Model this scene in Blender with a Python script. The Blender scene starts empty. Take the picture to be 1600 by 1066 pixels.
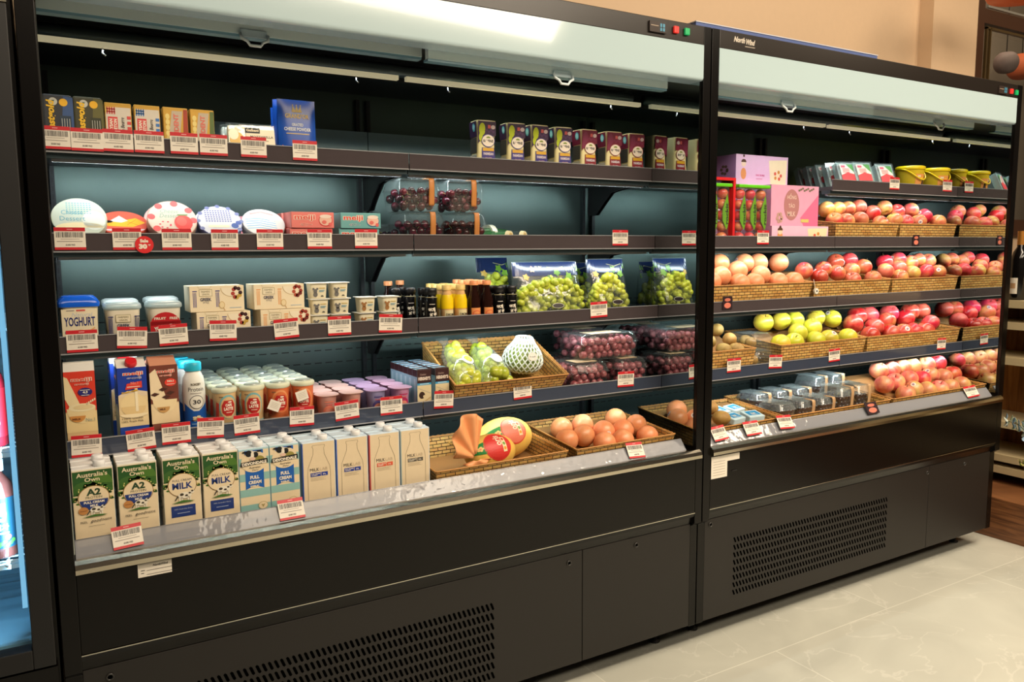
import bpy, bmesh, math, random
from mathutils import Vector, Matrix
from math import sin, cos, pi, radians
random.seed(7)
SC = bpy.context.scene
COL = SC.collection

# ---------------- camera, world, lights, exposure ----------------
F_PX = 1235.0
CAM = Vector((0.0, -1.836, 1.33))
ROT = Matrix(((0.8602252, 0.06390244, -0.50589434), (-0.50986612, 0.09415339, -0.85508577), (-0.0070104, 0.99350471, 0.11357481)))
cd = bpy.data.cameras.new('camera')
cam = bpy.data.objects.new('camera', cd)
COL.objects.link(cam)
cd.sensor_width = 36.0
cd.lens = F_PX / 1600 * 36
cd.clip_start = 0.02
cam.matrix_world = Matrix.Translation(CAM) @ ROT.to_4x4()
SC.camera = cam
SC.view_settings.view_transform = 'Standard'
SC.view_settings.look = 'None'
SC.view_settings.gamma = 1
SC.view_settings.use_curve_mapping = False
SC.view_settings.exposure = 0.0
SC.cycles.use_denoising = True
SC.cycles.max_bounces = 7
SC.cycles.diffuse_bounces = 3
SC.cycles.glossy_bounces = 4
SC.cycles.transmission_bounces = 4
SC.cycles.transparent_max_bounces = 24
SC.cycles.sample_clamp_indirect = 4.0
SC.cycles.caustics_reflective = False
SC.cycles.caustics_refractive = False

wd = bpy.data.worlds.new('world')
SC.world = wd
wd.use_nodes = True
wd.node_tree.nodes['Background'].inputs[0].default_value = (0.55, 0.42, 0.30, 1)
wd.node_tree.nodes['Background'].inputs[1].default_value = 0.10


def area(name, loc, target, sx, sy, power, col, parent=None, spread=None):
    l = bpy.data.lights.new(name, 'AREA')
    l.shape = 'RECTANGLE'; l.size = sx; l.size_y = sy
    l.energy = power; l.color = col
    if spread: l.spread = spread
    o = bpy.data.objects.new(name, l)
    COL.objects.link(o)
    o.location = loc
    d = Vector(target) - Vector(loc)
    o.rotation_euler = d.to_track_quat('-Z', 'Y').to_euler()
    if parent: o.parent = parent
    return o


WARM = (1.0, 0.80, 0.58)
WHITE = (1.0, 0.84, 0.64)
# ceiling luminaires of the shop, in front of the cases, plus added floor fill
area('ceiling_light', (0.6, -2.0, 3.15), (0.6, 0.2, 0.9), 2.4, 0.25, 42, WHITE)
area('ceiling_light', (2.9, -1.9, 3.15), (2.9, 0.2, 0.9), 2.2, 0.25, 46, WHITE)
area('ceiling_light', (2.2, -3.4, 3.15), (2.6, 0.0, 0.0), 3.0, 0.4, 60, WHITE)
area('ceiling_light', (4.6, -1.2, 3.0), (4.4, 0.5, 1.6), 0.5, 0.5, 16, WARM)
area('ceiling_light', (3.3, -1.5, 3.2), (3.1, -1.0, 0), 2.6, 1.2, 30, WHITE, spread=radians(100))  # added fill, aimed down to brighten the floor tiles
area('ceiling_light', (1.6, -1.6, 3.2), (1.7, -1.1, 0), 1.6, 1.0, 9, WHITE, spread=radians(100))  # weaker added fill for the nearer stretch of floor
area('wall_washer', (2.9, 0.35, 3.1), (3.2, 1.0, 1.9), 3.4, 0.12, 6, WARM)


# ---------------- helpers: pixel ray to a point on a real plane ----------------
def ray(u, v):
    return ROT @ Vector((u - 800.0, -(v - 533.0), -F_PX))


def onY(u, v, Y):
    d = ray(u, v); return CAM + d * ((Y - CAM.y) / d.y)


def onP(u, v, Y0, z0, k):
    """ray against the sloping plane z = z0 + k (Y - Y0)"""
    d = ray(u, v)
    t = (z0 + k * (CAM.y - Y0) - CAM.z) / (d.z - k * d.y)
    return CAM + d * t


def XY(u, v, Y):
    return onY(u, v, Y).x


# ---------------- materials ----------------
def lin(c):
    return tuple(((x / 255) / 12.92 if x <= 10 else ((x / 255 + 0.055) / 1.055) ** 2.4) for x in c) + (1.0,)


MATS = {}


def mat(rgb, rough=0.45, metal=0.0, emit=0.0, coat=0.0, noise=0.06, trans=0.0, spec=0.5, key=None):
    k = key or ('m', tuple(rgb), rough, metal, emit, coat, noise, trans, spec)
    if k in MATS: return MATS[k]
    m = bpy.data.materials.new('mat_%d' % len(MATS)); m.use_nodes = True
    nt = m.node_tree; b = nt.nodes['Principled BSDF']
    c = lin(rgb)
    if noise:
        tc = nt.nodes.new('ShaderNodeTexCoord'); n = nt.nodes.new('ShaderNodeTexNoise'); n.inputs['Scale'].default_value = 35
        n.inputs['Detail'].default_value = 3
        mx = nt.nodes.new('ShaderNodeMix'); mx.data_type = 'RGBA'
        mx.inputs[6].default_value = tuple(x * (1 - noise) for x in c[:3]) + (1,)
        mx.inputs[7].default_value = tuple(min(1, x * (1 + noise)) for x in c[:3]) + (1,)
        nt.links.new(tc.outputs['Object'], n.inputs['Vector'])
        nt.links.new(n.outputs['Fac'], mx.inputs[0]); nt.links.new(mx.outputs[2], b.inputs['Base Color'])
    else:
        b.inputs['Base Color'].default_value = c
    b.inputs['Roughness'].default_value = rough
    b.inputs['Metallic'].default_value = metal
    b.inputs['Coat Weight'].default_value = coat
    b.inputs['Specular IOR Level'].default_value = spec
    b.inputs['Transmission Weight'].default_value = trans
    if emit:
        b.inputs['Emission Color'].default_value = c; b.inputs['Emission Strength'].default_value = emit
    MATS[k] = m
    return m


def clear_mat(key, tint=(0.93, 0.97, 0.97), gloss=0.35, rough=0.06, haze=0.0, hazec=(0.8, 0.9, 0.9)):
    if key in MATS: return MATS[key]
    m = bpy.data.materials.new(key); m.use_nodes = True
    nt = m.node_tree; nt.nodes.clear()
    out = nt.nodes.new('ShaderNodeOutputMaterial')
    tr = nt.nodes.new('ShaderNodeBsdfTransparent'); tr.inputs[0].default_value = tint + (1,)
    gl = nt.nodes.new('ShaderNodeBsdfGlossy'); gl.inputs['Roughness'].default_value = rough
    lw = nt.nodes.new('ShaderNodeLayerWeight'); lw.inputs[0].default_value = gloss
    tc = nt.nodes.new('ShaderNodeTexCoord'); n = nt.nodes.new('ShaderNodeTexNoise'); n.inputs['Scale'].default_value = 28
    bp = nt.nodes.new('ShaderNodeBump'); bp.inputs['Strength'].default_value = 0.5; bp.inputs['Distance'].default_value = 0.004
    nt.links.new(tc.outputs['Object'], n.inputs['Vector']); nt.links.new(n.outputs['Fac'], bp.inputs['Height'])
    nt.links.new(bp.outputs[0], gl.inputs['Normal']); nt.links.new(bp.outputs[0], lw.inputs['Normal'])
    mx = nt.nodes.new('ShaderNodeMixShader')
    gm = nt.nodes.new('ShaderNodeNewGeometry'); iv = nt.nodes.new('ShaderNodeMath'); iv.operation = 'SUBTRACT'; iv.inputs[0].default_value = 1.0
    mu = nt.nodes.new('ShaderNodeMath'); mu.operation = 'MULTIPLY'
    nt.links.new(gm.outputs['Backfacing'], iv.inputs[1]); nt.links.new(iv.outputs[0], mu.inputs[0]); nt.links.new(lw.outputs['Fresnel'], mu.inputs[1])
    nt.links.new(mu.outputs[0], mx.inputs[0]); nt.links.new(tr.outputs[0], mx.inputs[1]); nt.links.new(gl.outputs[0], mx.inputs[2])
    last = mx
    if haze:
        df = nt.nodes.new('ShaderNodeBsdfDiffuse'); df.inputs[0].default_value = hazec + (1,)
        m2 = nt.nodes.new('ShaderNodeMixShader'); m2.inputs[0].default_value = haze
        nt.links.new(mx.outputs[0], m2.inputs[1]); nt.links.new(df.outputs[0], m2.inputs[2]); last = m2
    nt.links.new(last.outputs[0], out.inputs[0])
    MATS[key] = m
    return m


def fruit_mat(key, ca, cb, cc, scale=6, rough=0.32, hue=0.03, streak=True):
    """skin with streaks along the fruit's axis and speckles, varied per fruit"""
    if key in MATS: return MATS[key]
    m = bpy.data.materials.new(key); m.use_nodes = True
    nt = m.node_tree; b = nt.nodes['Principled BSDF']
    tc = nt.nodes.new('ShaderNodeTexCoord'); oi = nt.nodes.new('ShaderNodeObjectInfo')
    mp = nt.nodes.new('ShaderNodeMapping'); mp.inputs['Scale'].default_value = (1, 1, 0.22) if streak else (1, 1, 1)
    mr = nt.nodes.new('ShaderNodeMath'); mr.operation = 'MULTIPLY'; mr.inputs[1].default_value = 37
    nt.links.new(oi.outputs['Random'], mr.inputs[0])
    n1 = nt.nodes.new('ShaderNodeTexNoise'); n1.noise_dimensions = '4D'; n1.inputs['Scale'].default_value = scale * 10; n1.inputs['Detail'].default_value = 4
    n2 = nt.nodes.new('ShaderNodeTexNoise'); n2.noise_dimensions = '4D'; n2.inputs['Scale'].default_value = scale * 3.2
    nt.links.new(tc.outputs['Object'], mp.inputs[0]); nt.links.new(mp.outputs[0], n1.inputs['Vector']); nt.links.new(tc.outputs['Object'], n2.inputs['Vector'])
    nt.links.new(mr.outputs[0], n1.inputs['W']); nt.links.new(mr.outputs[0], n2.inputs['W'])
    r1 = nt.nodes.new('ShaderNodeMapRange'); r1.inputs[1].default_value = 0.38; r1.inputs[2].default_value = 0.62
    r2 = nt.nodes.new('ShaderNodeMapRange'); r2.inputs[1].default_value = 0.45; r2.inputs[2].default_value = 0.68
    nt.links.new(n1.outputs['Fac'], r1.inputs[0]); nt.links.new(n2.outputs['Fac'], r2.inputs[0])
    m1 = nt.nodes.new('ShaderNodeMix'); m1.data_type = 'RGBA'; m1.inputs[6].default_value = lin(ca); m1.inputs[7].default_value = lin(cb)
    m2 = nt.nodes.new('ShaderNodeMix'); m2.data_type = 'RGBA'; m2.inputs[7].default_value = lin(cc)
    nt.links.new(r1.outputs[0], m1.inputs[0]); nt.links.new(r2.outputs[0], m2.inputs[0]); nt.links.new(m1.outputs[2], m2.inputs[6])
    hs = nt.nodes.new('ShaderNodeHueSaturation'); r3 = nt.nodes.new('ShaderNodeMapRange')
    r3.inputs[3].default_value = 0.5 - hue; r3.inputs[4].default_value = 0.5 + hue
    r4 = nt.nodes.new('ShaderNodeMapRange'); r4.inputs[3].default_value = 1.15; r4.inputs[4].default_value = 0.8
    nt.links.new(oi.outputs['Random'], r3.inputs[0]); nt.links.new(r3.outputs[0], hs.inputs['Hue'])
    nt.links.new(oi.outputs['Random'], r4.inputs[0]); nt.links.new(r4.outputs[0], hs.inputs['Value'])
    nt.links.new(m2.outputs[2], hs.inputs['Color']); nt.links.new(hs.outputs[0], b.inputs['Base Color'])
    b.inputs['Roughness'].default_value = rough
    b.inputs['Subsurface Weight'].default_value = 0.0
    MATS[key] = m
    return m


def wicker_mat():
    if 'wicker' in MATS: return MATS['wicker']
    m = bpy.data.materials.new('wicker'); m.use_nodes = True
    nt = m.node_tree; b = nt.nodes['Principled BSDF']
    uv = nt.nodes.new('ShaderNodeTexCoord')
    br = nt.nodes.new('ShaderNodeTexBrick')
    br.inputs['Color1'].default_value = lin((228, 184, 108)); br.inputs['Color2'].default_value = lin((196, 142, 72)); br.inputs['Mortar'].default_value = lin((44, 26, 10))
    br.inputs['Scale'].default_value = 1.0; br.inputs['Mortar Size'].default_value = 0.0014; br.inputs['Mortar Smooth'].default_value = 0.6
    br.inputs['Brick Width'].default_value = 0.029; br.inputs['Row Height'].default_value = 0.0108; br.offset = 0.5
    nt.links.new(uv.outputs['UV'], br.inputs['Vector'])
    n = nt.nodes.new('ShaderNodeTexNoise'); n.inputs['Scale'].default_value = 90
    nt.links.new(uv.outputs['UV'], n.inputs['Vector'])
    mx = nt.nodes.new('ShaderNodeMix'); mx.data_type = 'RGBA'; mx.blend_type = 'MULTIPLY'; mx.inputs[0].default_value = 0.3
    nt.links.new(br.outputs['Color'], mx.inputs[6]); nt.links.new(n.outputs['Color'], mx.inputs[7]); nt.links.new(mx.outputs[2], b.inputs['Base Color'])
    bp = nt.nodes.new('ShaderNodeBump'); bp.invert = True; bp.inputs['Strength'].default_value = 0.9; bp.inputs['Distance'].default_value = 0.003
    nt.links.new(br.outputs['Fac'], bp.inputs['Height']); nt.links.new(bp.outputs[0], b.inputs['Normal'])
    b.inputs['Roughness'].default_value = 0.5
    MATS['wicker'] = m
    return m


def wood_mat(key, a, b_, scale=6, axis=(1, 1, 14), rough=0.4):
    if key in MATS: return MATS[key]
    m = bpy.data.materials.new(key); m.use_nodes = True
    nt = m.node_tree; b = nt.nodes['Principled BSDF']
    tc = nt.nodes.new('ShaderNodeTexCoord'); mp = nt.nodes.new('ShaderNodeMapping'); mp.inputs['Scale'].default_value = axis
    n = nt.nodes.new('ShaderNodeTexNoise'); n.inputs['Scale'].default_value = scale; n.inputs['Detail'].default_value = 6; n.inputs['Distortion'].default_value = 0.6
    nt.links.new(tc.outputs['Object'], mp.inputs[0]); nt.links.new(mp.outputs[0], n.inputs['Vector'])
    r = nt.nodes.new('ShaderNodeValToRGB'); r.color_ramp.elements[0].color = lin(a); r.color_ramp.elements[1].color = lin(b_)
    r.color_ramp.elements[0].position = 0.35; r.color_ramp.elements[1].position = 0.65
    nt.links.new(n.outputs['Fac'], r.inputs[0]); nt.links.new(r.outputs[0], b.inputs['Base Color'])
    b.inputs['Roughness'].default_value = rough
    MATS[key] = m
    return m


# ---------------- mesh builder ----------------
class M:
    def __init__(s):
        s.v = []; s.f = []; s.m = []; s.sm = []; s.mats = []; s.uv = {}

    def mi(s, m):
        if m not in s.mats: s.mats.append(m)
        return s.mats.index(m)

    def add(s, vs, fs, m, smooth=False, uvs=None):
        o = len(s.v); s.v += [tuple(p) for p in vs]; k = s.mi(m)
        for i, f in enumerate(fs):
            if uvs: s.uv[len(s.f)] = uvs[i]
            s.f.append(tuple(o + j for j in f)); s.m.append(k); s.sm.append(smooth)
        return s

    def box(s, x0, x1, y0, y1, z0, z1, m):
        vs = [(x, y, z) for z in (z0, z1) for y in (y0, y1) for x in (x0, x1)]
        return s.add(vs, [(0, 2, 3, 1), (4, 5, 7, 6), (0, 1, 5, 4), (2, 6, 7, 3), (0, 4, 6, 2), (1, 3, 7, 5)], m)

    def loft(s, rings, m, n=24, smooth=True, cap0=True, cap1=True, c=(0, 0)):
        """rings (z, rx, ry, exponent, dx, dy): superellipse cross sections"""
        vs = []; fs = []
        for r in rings:
            z, rx, ry = r[:3]; e = r[3] if len(r) > 3 else 2; dx = r[4] if len(r) > 4 else 0; dy = r[5] if len(r) > 5 else 0
            for i in range(n):
                t = 2 * pi * (i + 0.5) / n; a, b = cos(t), sin(t)
                vs.append((c[0] + dx + rx * math.copysign(abs(a) ** (2 / e), a), c[1] + dy + ry * math.copysign(abs(b) ** (2 / e), b), z))
        for k in range(len(rings) - 1):
            for i in range(n):
                j = (i + 1) % n
                fs.append((k * n + i, k * n + j, (k + 1) * n + j, (k + 1) * n + i))
        s.add(vs, fs, m, smooth)
        if cap0: s.add(vs[:n], [tuple(reversed(range(n)))], m)
        if cap1: s.add(vs[-n:], [tuple(range(n))], m)
        return s

    def tube(s, pts, r, m, n=8, rads=None):
        pts = [Vector(p) for p in pts]; vs = []; fs = []
        for k, p in enumerate(pts):
            d = (pts[min(k + 1, len(pts) - 1)] - pts[max(k - 1, 0)]).normalized()
            a = d.orthogonal().normalized() if k == 0 else (a - d * a.dot(d)).normalized()
            b = d.cross(a); rr = rads[k] if rads else r
            for i in range(n):
                t = 2 * pi * i / n; vs.append(p + (a * cos(t) + b * sin(t)) * rr)
        for k in range(len(pts) - 1):
            for i in range(n):
                j = (i + 1) % n; fs.append((k * n + i, k * n + j, (k + 1) * n + j, (k + 1) * n + i))
        fs += [tuple(reversed(range(n))), tuple(range((len(pts) - 1) * n, len(pts) * n))]
        return s.add(vs, fs, m, True)

    def ball(s, c, r, m, nu=10, nv=7, sz=1.0, axis=None):
        vs = []; fs = []; q = Vector((0, 0, 1)).rotation_difference(Vector(axis)) if axis else None
        for j in range(nv + 1):
            ph = pi * j / nv
            for i in range(nu):
                t = 2 * pi * i / nu; p = Vector((r * sin(ph) * cos(t), r * sin(ph) * sin(t), r * sz * cos(ph)))
                if q: p = q @ p
                vs.append(p + Vector(c))
        for j in range(nv):
            for i in range(nu):
                k = (i + 1) % nu
                if j == 0: fs.append((i, (j + 1) * nu + i, (j + 1) * nu + k))
                elif j == nv - 1: fs.append((j * nu + i, (j + 1) * nu + i, j * nu + k))
                else: fs.append((j * nu + i, (j + 1) * nu + i, (j + 1) * nu + k, j * nu + k))
        return s.add(vs, fs, m, True)

    def grid(s, fn, nu, nv, m, smooth=True):
        vs = [fn(i / nu, j / nv) for j in range(nv + 1) for i in range(nu + 1)]
        fs = [(j * (nu + 1) + i, j * (nu + 1) + i + 1, (j + 1) * (nu + 1) + i + 1, (j + 1) * (nu + 1) + i) for j in range(nv) for i in range(nu)]
        return s.add(vs, fs, m, smooth)

    def prism(s, poly, x0, x1, m):
        """convex or simple outline in (y, z) pulled along x"""
        n = len(poly); vs = [(x0, y, z) for y, z in poly] + [(x1, y, z) for y, z in poly]
        fs = [tuple(reversed(range(n))), tuple(range(n, 2 * n))] + [(i, (i + 1) % n, n + (i + 1) % n, n + i) for i in range(n)]
        return s.add(vs, fs, m)

    def xf(s, mtx):
        s.v = [tuple(mtx @ Vector(p)) for p in s.v]; return s

    def build(s, name, parent=None, bevel=0, solid=0):
        me = bpy.data.meshes.new(name); me.from_pydata(s.v, [], s.f)
        for m in s.mats: me.materials.append(m)
        me.polygons.foreach_set('material_index', s.m); me.polygons.foreach_set('use_smooth', s.sm)
        if s.uv:
            ul = me.uv_layers.new(name='UVMap')
            for i, p in enumerate(me.polygons):
                if i in s.uv:
                    for li, t in zip(p.loop_indices, s.uv[i]): ul.data[li].uv = t
        me.update()
        o = bpy.data.objects.new(name, me); COL.objects.link(o)
        if parent: o.parent = parent
        if bevel:
            b = o.modifiers.new('bevel', 'BEVEL'); b.width = bevel; b.segments = 2; b.limit_method = 'ANGLE'
        if solid:
            b = o.modifiers.new('solid', 'SOLIDIFY'); b.thickness = solid
        return o


def tag_(o, label, cat, group=None, kind=None):
    o['label'] = label; o['category'] = cat
    if group: o['group'] = group
    if kind: o['kind'] = kind
    return o


def thing(name, label, cat, loc=(0, 0, 0), rot=(0, 0, 0), group=None):
    o = bpy.data.objects.new(name, None); o.empty_display_size = 0.02; COL.objects.link(o)
    o.location = loc; o.rotation_euler = rot
    return tag_(o, label, cat, group)


def dup(root, loc, rot=None, label=None, group=None):
    def cp(o, par):
        c = o.copy(); COL.objects.link(c); c.parent = par
        for ch in list(o.children): cp(ch, c)
        return c
    r = cp(root, root.parent)
    r.location = loc
    if rot is not None: r.rotation_euler = rot
    if label: r['label'] = label
    if group: r['group'] = group
    return r


USED = set()


def place(root, loc, rot, label, group=None):
    """first call moves the prototype itself, later ones copy it"""
    if root.name not in USED:
        USED.add(root.name); root.location = loc
        if rot is not None: root.rotation_euler = rot
        root['label'] = label
        if group: root['group'] = group
        return root
    return dup(root, loc, rot, label, group)


def struct(m, name):
    o = m.build(name) if isinstance(m, M) else m
    o['kind'] = 'structure'; return o


# ---------------- flat artwork printed on a face ----------------
TXT = {}


def glyphs(s, bold):
    k = (s, bold)
    if k not in TXT:
        cu = bpy.data.curves.new('t', 'FONT'); cu.body = s; cu.resolution_u = 2; cu.offset = bold; cu.align_x = 'CENTER'
        cu.space_line = 0.85
        o = bpy.data.objects.new('t', cu); me = o.to_mesh()
        vs = [(v.co.x, v.co.y) for v in me.vertices]; fs = [tuple(p.vertices) for p in me.polygons]
        o.to_mesh_clear(); bpy.data.objects.remove(o); bpy.data.curves.remove(cu)
        TXT[k] = (vs, fs)
    return TXT[k]


class Art:
    def __init__(s):
        s.p = []

    def poly(s, pts, c, L=1):
        s.p.append((list(pts), c, L)); return s

    def rect(s, x0, y0, x1, y1, c, L=1):
        return s.poly([(x0, y0), (x1, y0), (x1, y1), (x0, y1)], c, L)

    def ell(s, cx, cy, rx, ry, c, L=1, n=20):
        return s.poly([(cx + rx * cos(2 * pi * i / n), cy + ry * sin(2 * pi * i / n)) for i in range(n)], c, L)

    def half(s, cx, cy, rx, ry, c, L=1, a0=180, a1=360, n=12):
        return s.poly([(cx + rx * cos(radians(a0 + (a1 - a0) * i / n)), cy + ry * sin(radians(a0 + (a1 - a0) * i / n))) for i in range(n + 1)], c, L)

    def line(s, pts, w, c, L=1):
        for a, b in zip(pts, pts[1:]):
            d = Vector((b[0] - a[0], b[1] - a[1])); d.normalize(); n = Vector((-d.y, d.x)) * w / 2
            s.poly([(a[0] - n.x, a[1] - n.y), (b[0] - n.x, b[1] - n.y), (b[0] + n.x, b[1] + n.y), (a[0] + n.x, a[1] + n.y)], c, L)
        return s

    def text(s, t, cx, y0, h, c, L=3, w=None, bold=0.0, shear=0.0, rot=0):
        vs, fs = glyphs(t, bold)
        if not vs: return s
        xs = [v[0] for v in vs]; ys = [v[1] for v in vs]
        sy = h / (max(ys) - min(ys)); sx = (w / (max(xs) - min(xs))) if w else sy
        mx = (max(xs) + min(xs)) / 2; my = min(ys); hh = h / 2
        q = []
        for x, y in vs:
            X = (x - mx) * sx + shear * (y - my) * sy; Y = (y - my) * sy
            if rot:
                a = radians(rot); X, Y = X * cos(a) - (Y - hh) * sin(a), X * sin(a) + (Y - hh) * cos(a) + hh
            q.append((cx + X, y0 + Y))
        for f in fs: s.p.append(([q[i] for i in f], c, L))
        return s

    def remap(s, fn):
        s.p = [([(x, fn(y)) for x, y in q], c, L) for q, c, L in s.p]; return s

    def put(s, mesh, fn, step=None):
        for pts, c, L in s.p:
            parts = [pts]
            if step:
                x0 = min(p[0] for p in pts); x1 = max(p[0] for p in pts)
                if x1 - x0 > step * 1.5:
                    parts = []; n = int(math.ceil((x1 - x0) / step))
                    for i in range(n):
                        a = x0 + (x1 - x0) * i / n; b = x0 + (x1 - x0) * (i + 1) / n
                        q = clipx(clipx(pts, a, 1), b, -1)
                        if len(q) > 2: parts.append(q)
            for q in parts:
                mesh.add([fn(x, y, L) for x, y in q], [tuple(range(len(q)))], c)
        return mesh


def clipx(pts, a, sgn):
    out = []
    for p, q in zip(pts, pts[1:] + pts[:1]):
        ip = (p[0] - a) * sgn >= -1e-9; iq = (q[0] - a) * sgn >= -1e-9
        if ip: out.append(p)
        if ip != iq:
            t = (a - p[0]) / (q[0] - p[0]); out.append((a, p[1] + t * (q[1] - p[1])))
    return out


OFF = 0.00035


def face_front(y, z0=0.0, x0=0.0):
    return lambda x, z, L: (x0 + x, y - OFF * L, z0 + z)


def face_left(xl, z0=0.0, y0=0.0):
    """left-hand side (-X) face: art x runs from back to front"""
    return lambda x, z, L: (xl - OFF * L, y0 - x, z0 + z)


def face_round(rfun, z0=0.0, cy=0.0):
    """wrapped round the front of a round body, rfun(z) = radius"""
    def g(x, z, L):
        r = rfun(z) + OFF * L; t = x / rfun(z)
        return (r * sin(t), cy - r * cos(t), z0 + z)
    return g


# colours
WHT = mat((238, 228, 210), 0.5); CREAM = mat((235, 222, 190), 0.5); PAPER = mat((232, 224, 210), 0.6)
RED = mat((196, 26, 38), 0.45); BLK = mat((16, 15, 16), 0.5); NAVY = mat((28, 38, 110), 0.4); GREEN = mat((34, 90, 34), 0.4)
DK = mat((40, 36, 40), 0.5)
CLEAR = clear_mat('clear_plastic', (0.98, 0.99, 0.99), gloss=0.36, haze=0.03)
FILM = clear_mat('clear_film', (0.98, 0.99, 0.99), gloss=0.36, rough=0.12, haze=0.03)
ORD = ['first', 'second', 'third', 'fourth', 'fifth', 'sixth', 'seventh', 'eighth', 'ninth', 'tenth', 'eleventh', 'twelfth', 'thirteenth', 'fourteenth', 'fifteenth', 'sixteenth', 'seventeenth', 'eighteenth', 'nineteenth', 'twentieth', 'twenty first', 'twenty second', 'twenty third', 'twenty fourth', 'twenty fifth', 'twenty sixth', 'twenty seventh', 'twenty eighth', 'twenty ninth', 'thirtieth']

# ======================= the room =======================
def onX(u, v, X):
    d = ray(u, v); return CAM + d * (X / d.x)


def floor_mat():
    m = bpy.data.materials.new('floor_tiles'); m.use_nodes = True
    nt = m.node_tree; b = nt.nodes['Principled BSDF']
    tc = nt.nodes.new('ShaderNodeTexCoord'); mp = nt.nodes.new('ShaderNodeMapping'); mp.inputs['Location'].default_value = (-3.22 + 1.2 * 3, 0.132 + 6, 0)
    br = nt.nodes.new('ShaderNodeTexBrick'); br.inputs['Scale'].default_value = 1; br.inputs['Brick Width'].default_value = 1.2; br.inputs['Row Height'].default_value = 0.6
    br.inputs['Mortar Size'].default_value = 0.0022; br.inputs['Mortar Smooth'].default_value = 0.3
    br.inputs['Color1'].default_value = lin((206, 206, 194)); br.inputs['Color2'].default_value = lin((198, 199, 187)); br.inputs['Mortar'].default_value = lin((226, 226, 214))
    nt.links.new(tc.outputs['Object'], mp.inputs[0]); nt.links.new(mp.outputs[0], br.inputs['Vector'])
    n = nt.nodes.new('ShaderNodeTexNoise'); n.inputs['Scale'].default_value = 2.2; n.inputs['Detail'].default_value = 9; n.inputs['Distortion'].default_value = 1.2
    nt.links.new(tc.outputs['Object'], n.inputs['Vector'])
    r = nt.nodes.new('ShaderNodeValToRGB'); e = r.color_ramp.elements
    e[0].position = 0.3; e[0].color = (0.80, 0.80, 0.80, 1); e[1].position = 0.75; e[1].color = (1.0, 1.0, 1.0, 1)
    nt.links.new(n.outputs['Fac'], r.inputs[0])
    mx = nt.nodes.new('ShaderNodeMix'); mx.data_type = 'RGBA'; mx.blend_type = 'MULTIPLY'; mx.inputs[0].default_value = 1
    nt.links.new(br.outputs['Color'], mx.inputs[6]); nt.links.new(r.outputs[0], mx.inputs[7])
    v = nt.nodes.new('ShaderNodeTexNoise'); v.inputs['Scale'].default_value = 1.3; v.inputs['Detail'].default_value = 5; v.inputs['Distortion'].default_value = 2.5
    nt.links.new(tc.outputs['Object'], v.inputs['Vector'])
    rv = nt.nodes.new('ShaderNodeValToRGB'); e = rv.color_ramp.elements
    e[0].position = 0.492; e[0].color = (0, 0, 0, 1); e[1].position = 0.5; e[1].color = (1, 1, 1, 1); x = e.new(0.508); x.color = (0, 0, 0, 1)
    nt.links.new(v.outputs['Fac'], rv.inputs[0])
    mm = nt.nodes.new('ShaderNodeMath'); mm.operation = 'MULTIPLY'; mm.inputs[1].default_value = 0.3; nt.links.new(rv.outputs[0], mm.inputs[0])
    m2 = nt.nodes.new('ShaderNodeMix'); m2.data_type = 'RGBA'; m2.inputs[7].default_value = lin((230, 228, 218))
    nt.links.new(mm.outputs[0], m2.inputs[0]); nt.links.new(mx.outputs[2], m2.inputs[6]); nt.links.new(m2.outputs[2], b.inputs['Base Color'])
    b.inputs['Roughness'].default_value = 0.32
    return m


WALLM = mat((212, 184, 152), 0.75, noise=0.03)
struct(M().box(-3, 7.5, -6, 2.0, -0.05, 0, floor_mat()), 'floor')
wb = M().box(-3, 4.20, 0.88, 0.98, 0, 3.4, WALLM)
wb.box(4.20, 4.62, 0.80, 0.98, 0, 3.4, WALLM)
wb.box(4.62, 7.5, 0.88, 0.98, 0, 1.4, WALLM)
struct(wb, 'wall_back')
struct(M().box(-3, 7.5, -6, 0.98, 3.4, 3.45, mat((120, 108, 96), 0.8)), 'ceiling')
# dark timber window in the back wall
FR = mat((72, 46, 30), 0.4)
zm0, zm1 = onY(1585, 47, .85).z, onY(1585, 25, .85).z
w = M(); w.box(4.625, 4.76, 0.84, 0.94, 1.4, 3.4, FR)
for z0, z1 in ((1.4, 1.5), (zm0, zm1), (3.3, 3.4)): w.box(4.76, 6.4, 0.85, 0.93, z0, z1, FR)
w.box(6.3, 6.4, 0.85, 0.93, 1.5, 3.3, FR)
win = struct(w, 'window_1')
BRZ = mat((150, 124, 82), 0.3, 0.8)
w = M(); w.box(4.80, 4.812, 0.845, 0.86, 1.52, zm0 - .02, BRZ); w.box(4.84, 4.848, 0.845, 0.86, 1.52, zm0 - .02, BRZ)
w.box(4.80, 6.3, 0.845, 0.86, zm0 - .03, zm0 - .018, BRZ); w.box(4.80, 6.3, 0.845, 0.86, zm1 + .008, zm1 + .02, mat((200, 196, 186), 0.3, 0.6)); w.build('window_bead', win)
w = M(); w.box(4.76, 6.3, 0.885, 0.892, 1.5, 3.3, clear_mat('window_glass', gloss=0.35, rough=0.02)); w.build('pane', win)
struct(M().box(4.5, 9.5, 1.65, 1.70, 0.9, 3.4, mat((140, 120, 104), 0.7)), 'wall_outside')
area('pane_fill_light', (5.3, .95, 3.3), (5.8, 1.6, 2.3), 1.6, .1, 22, WARM)  # fill lamp added to brighten the wall behind the dark pane
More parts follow.
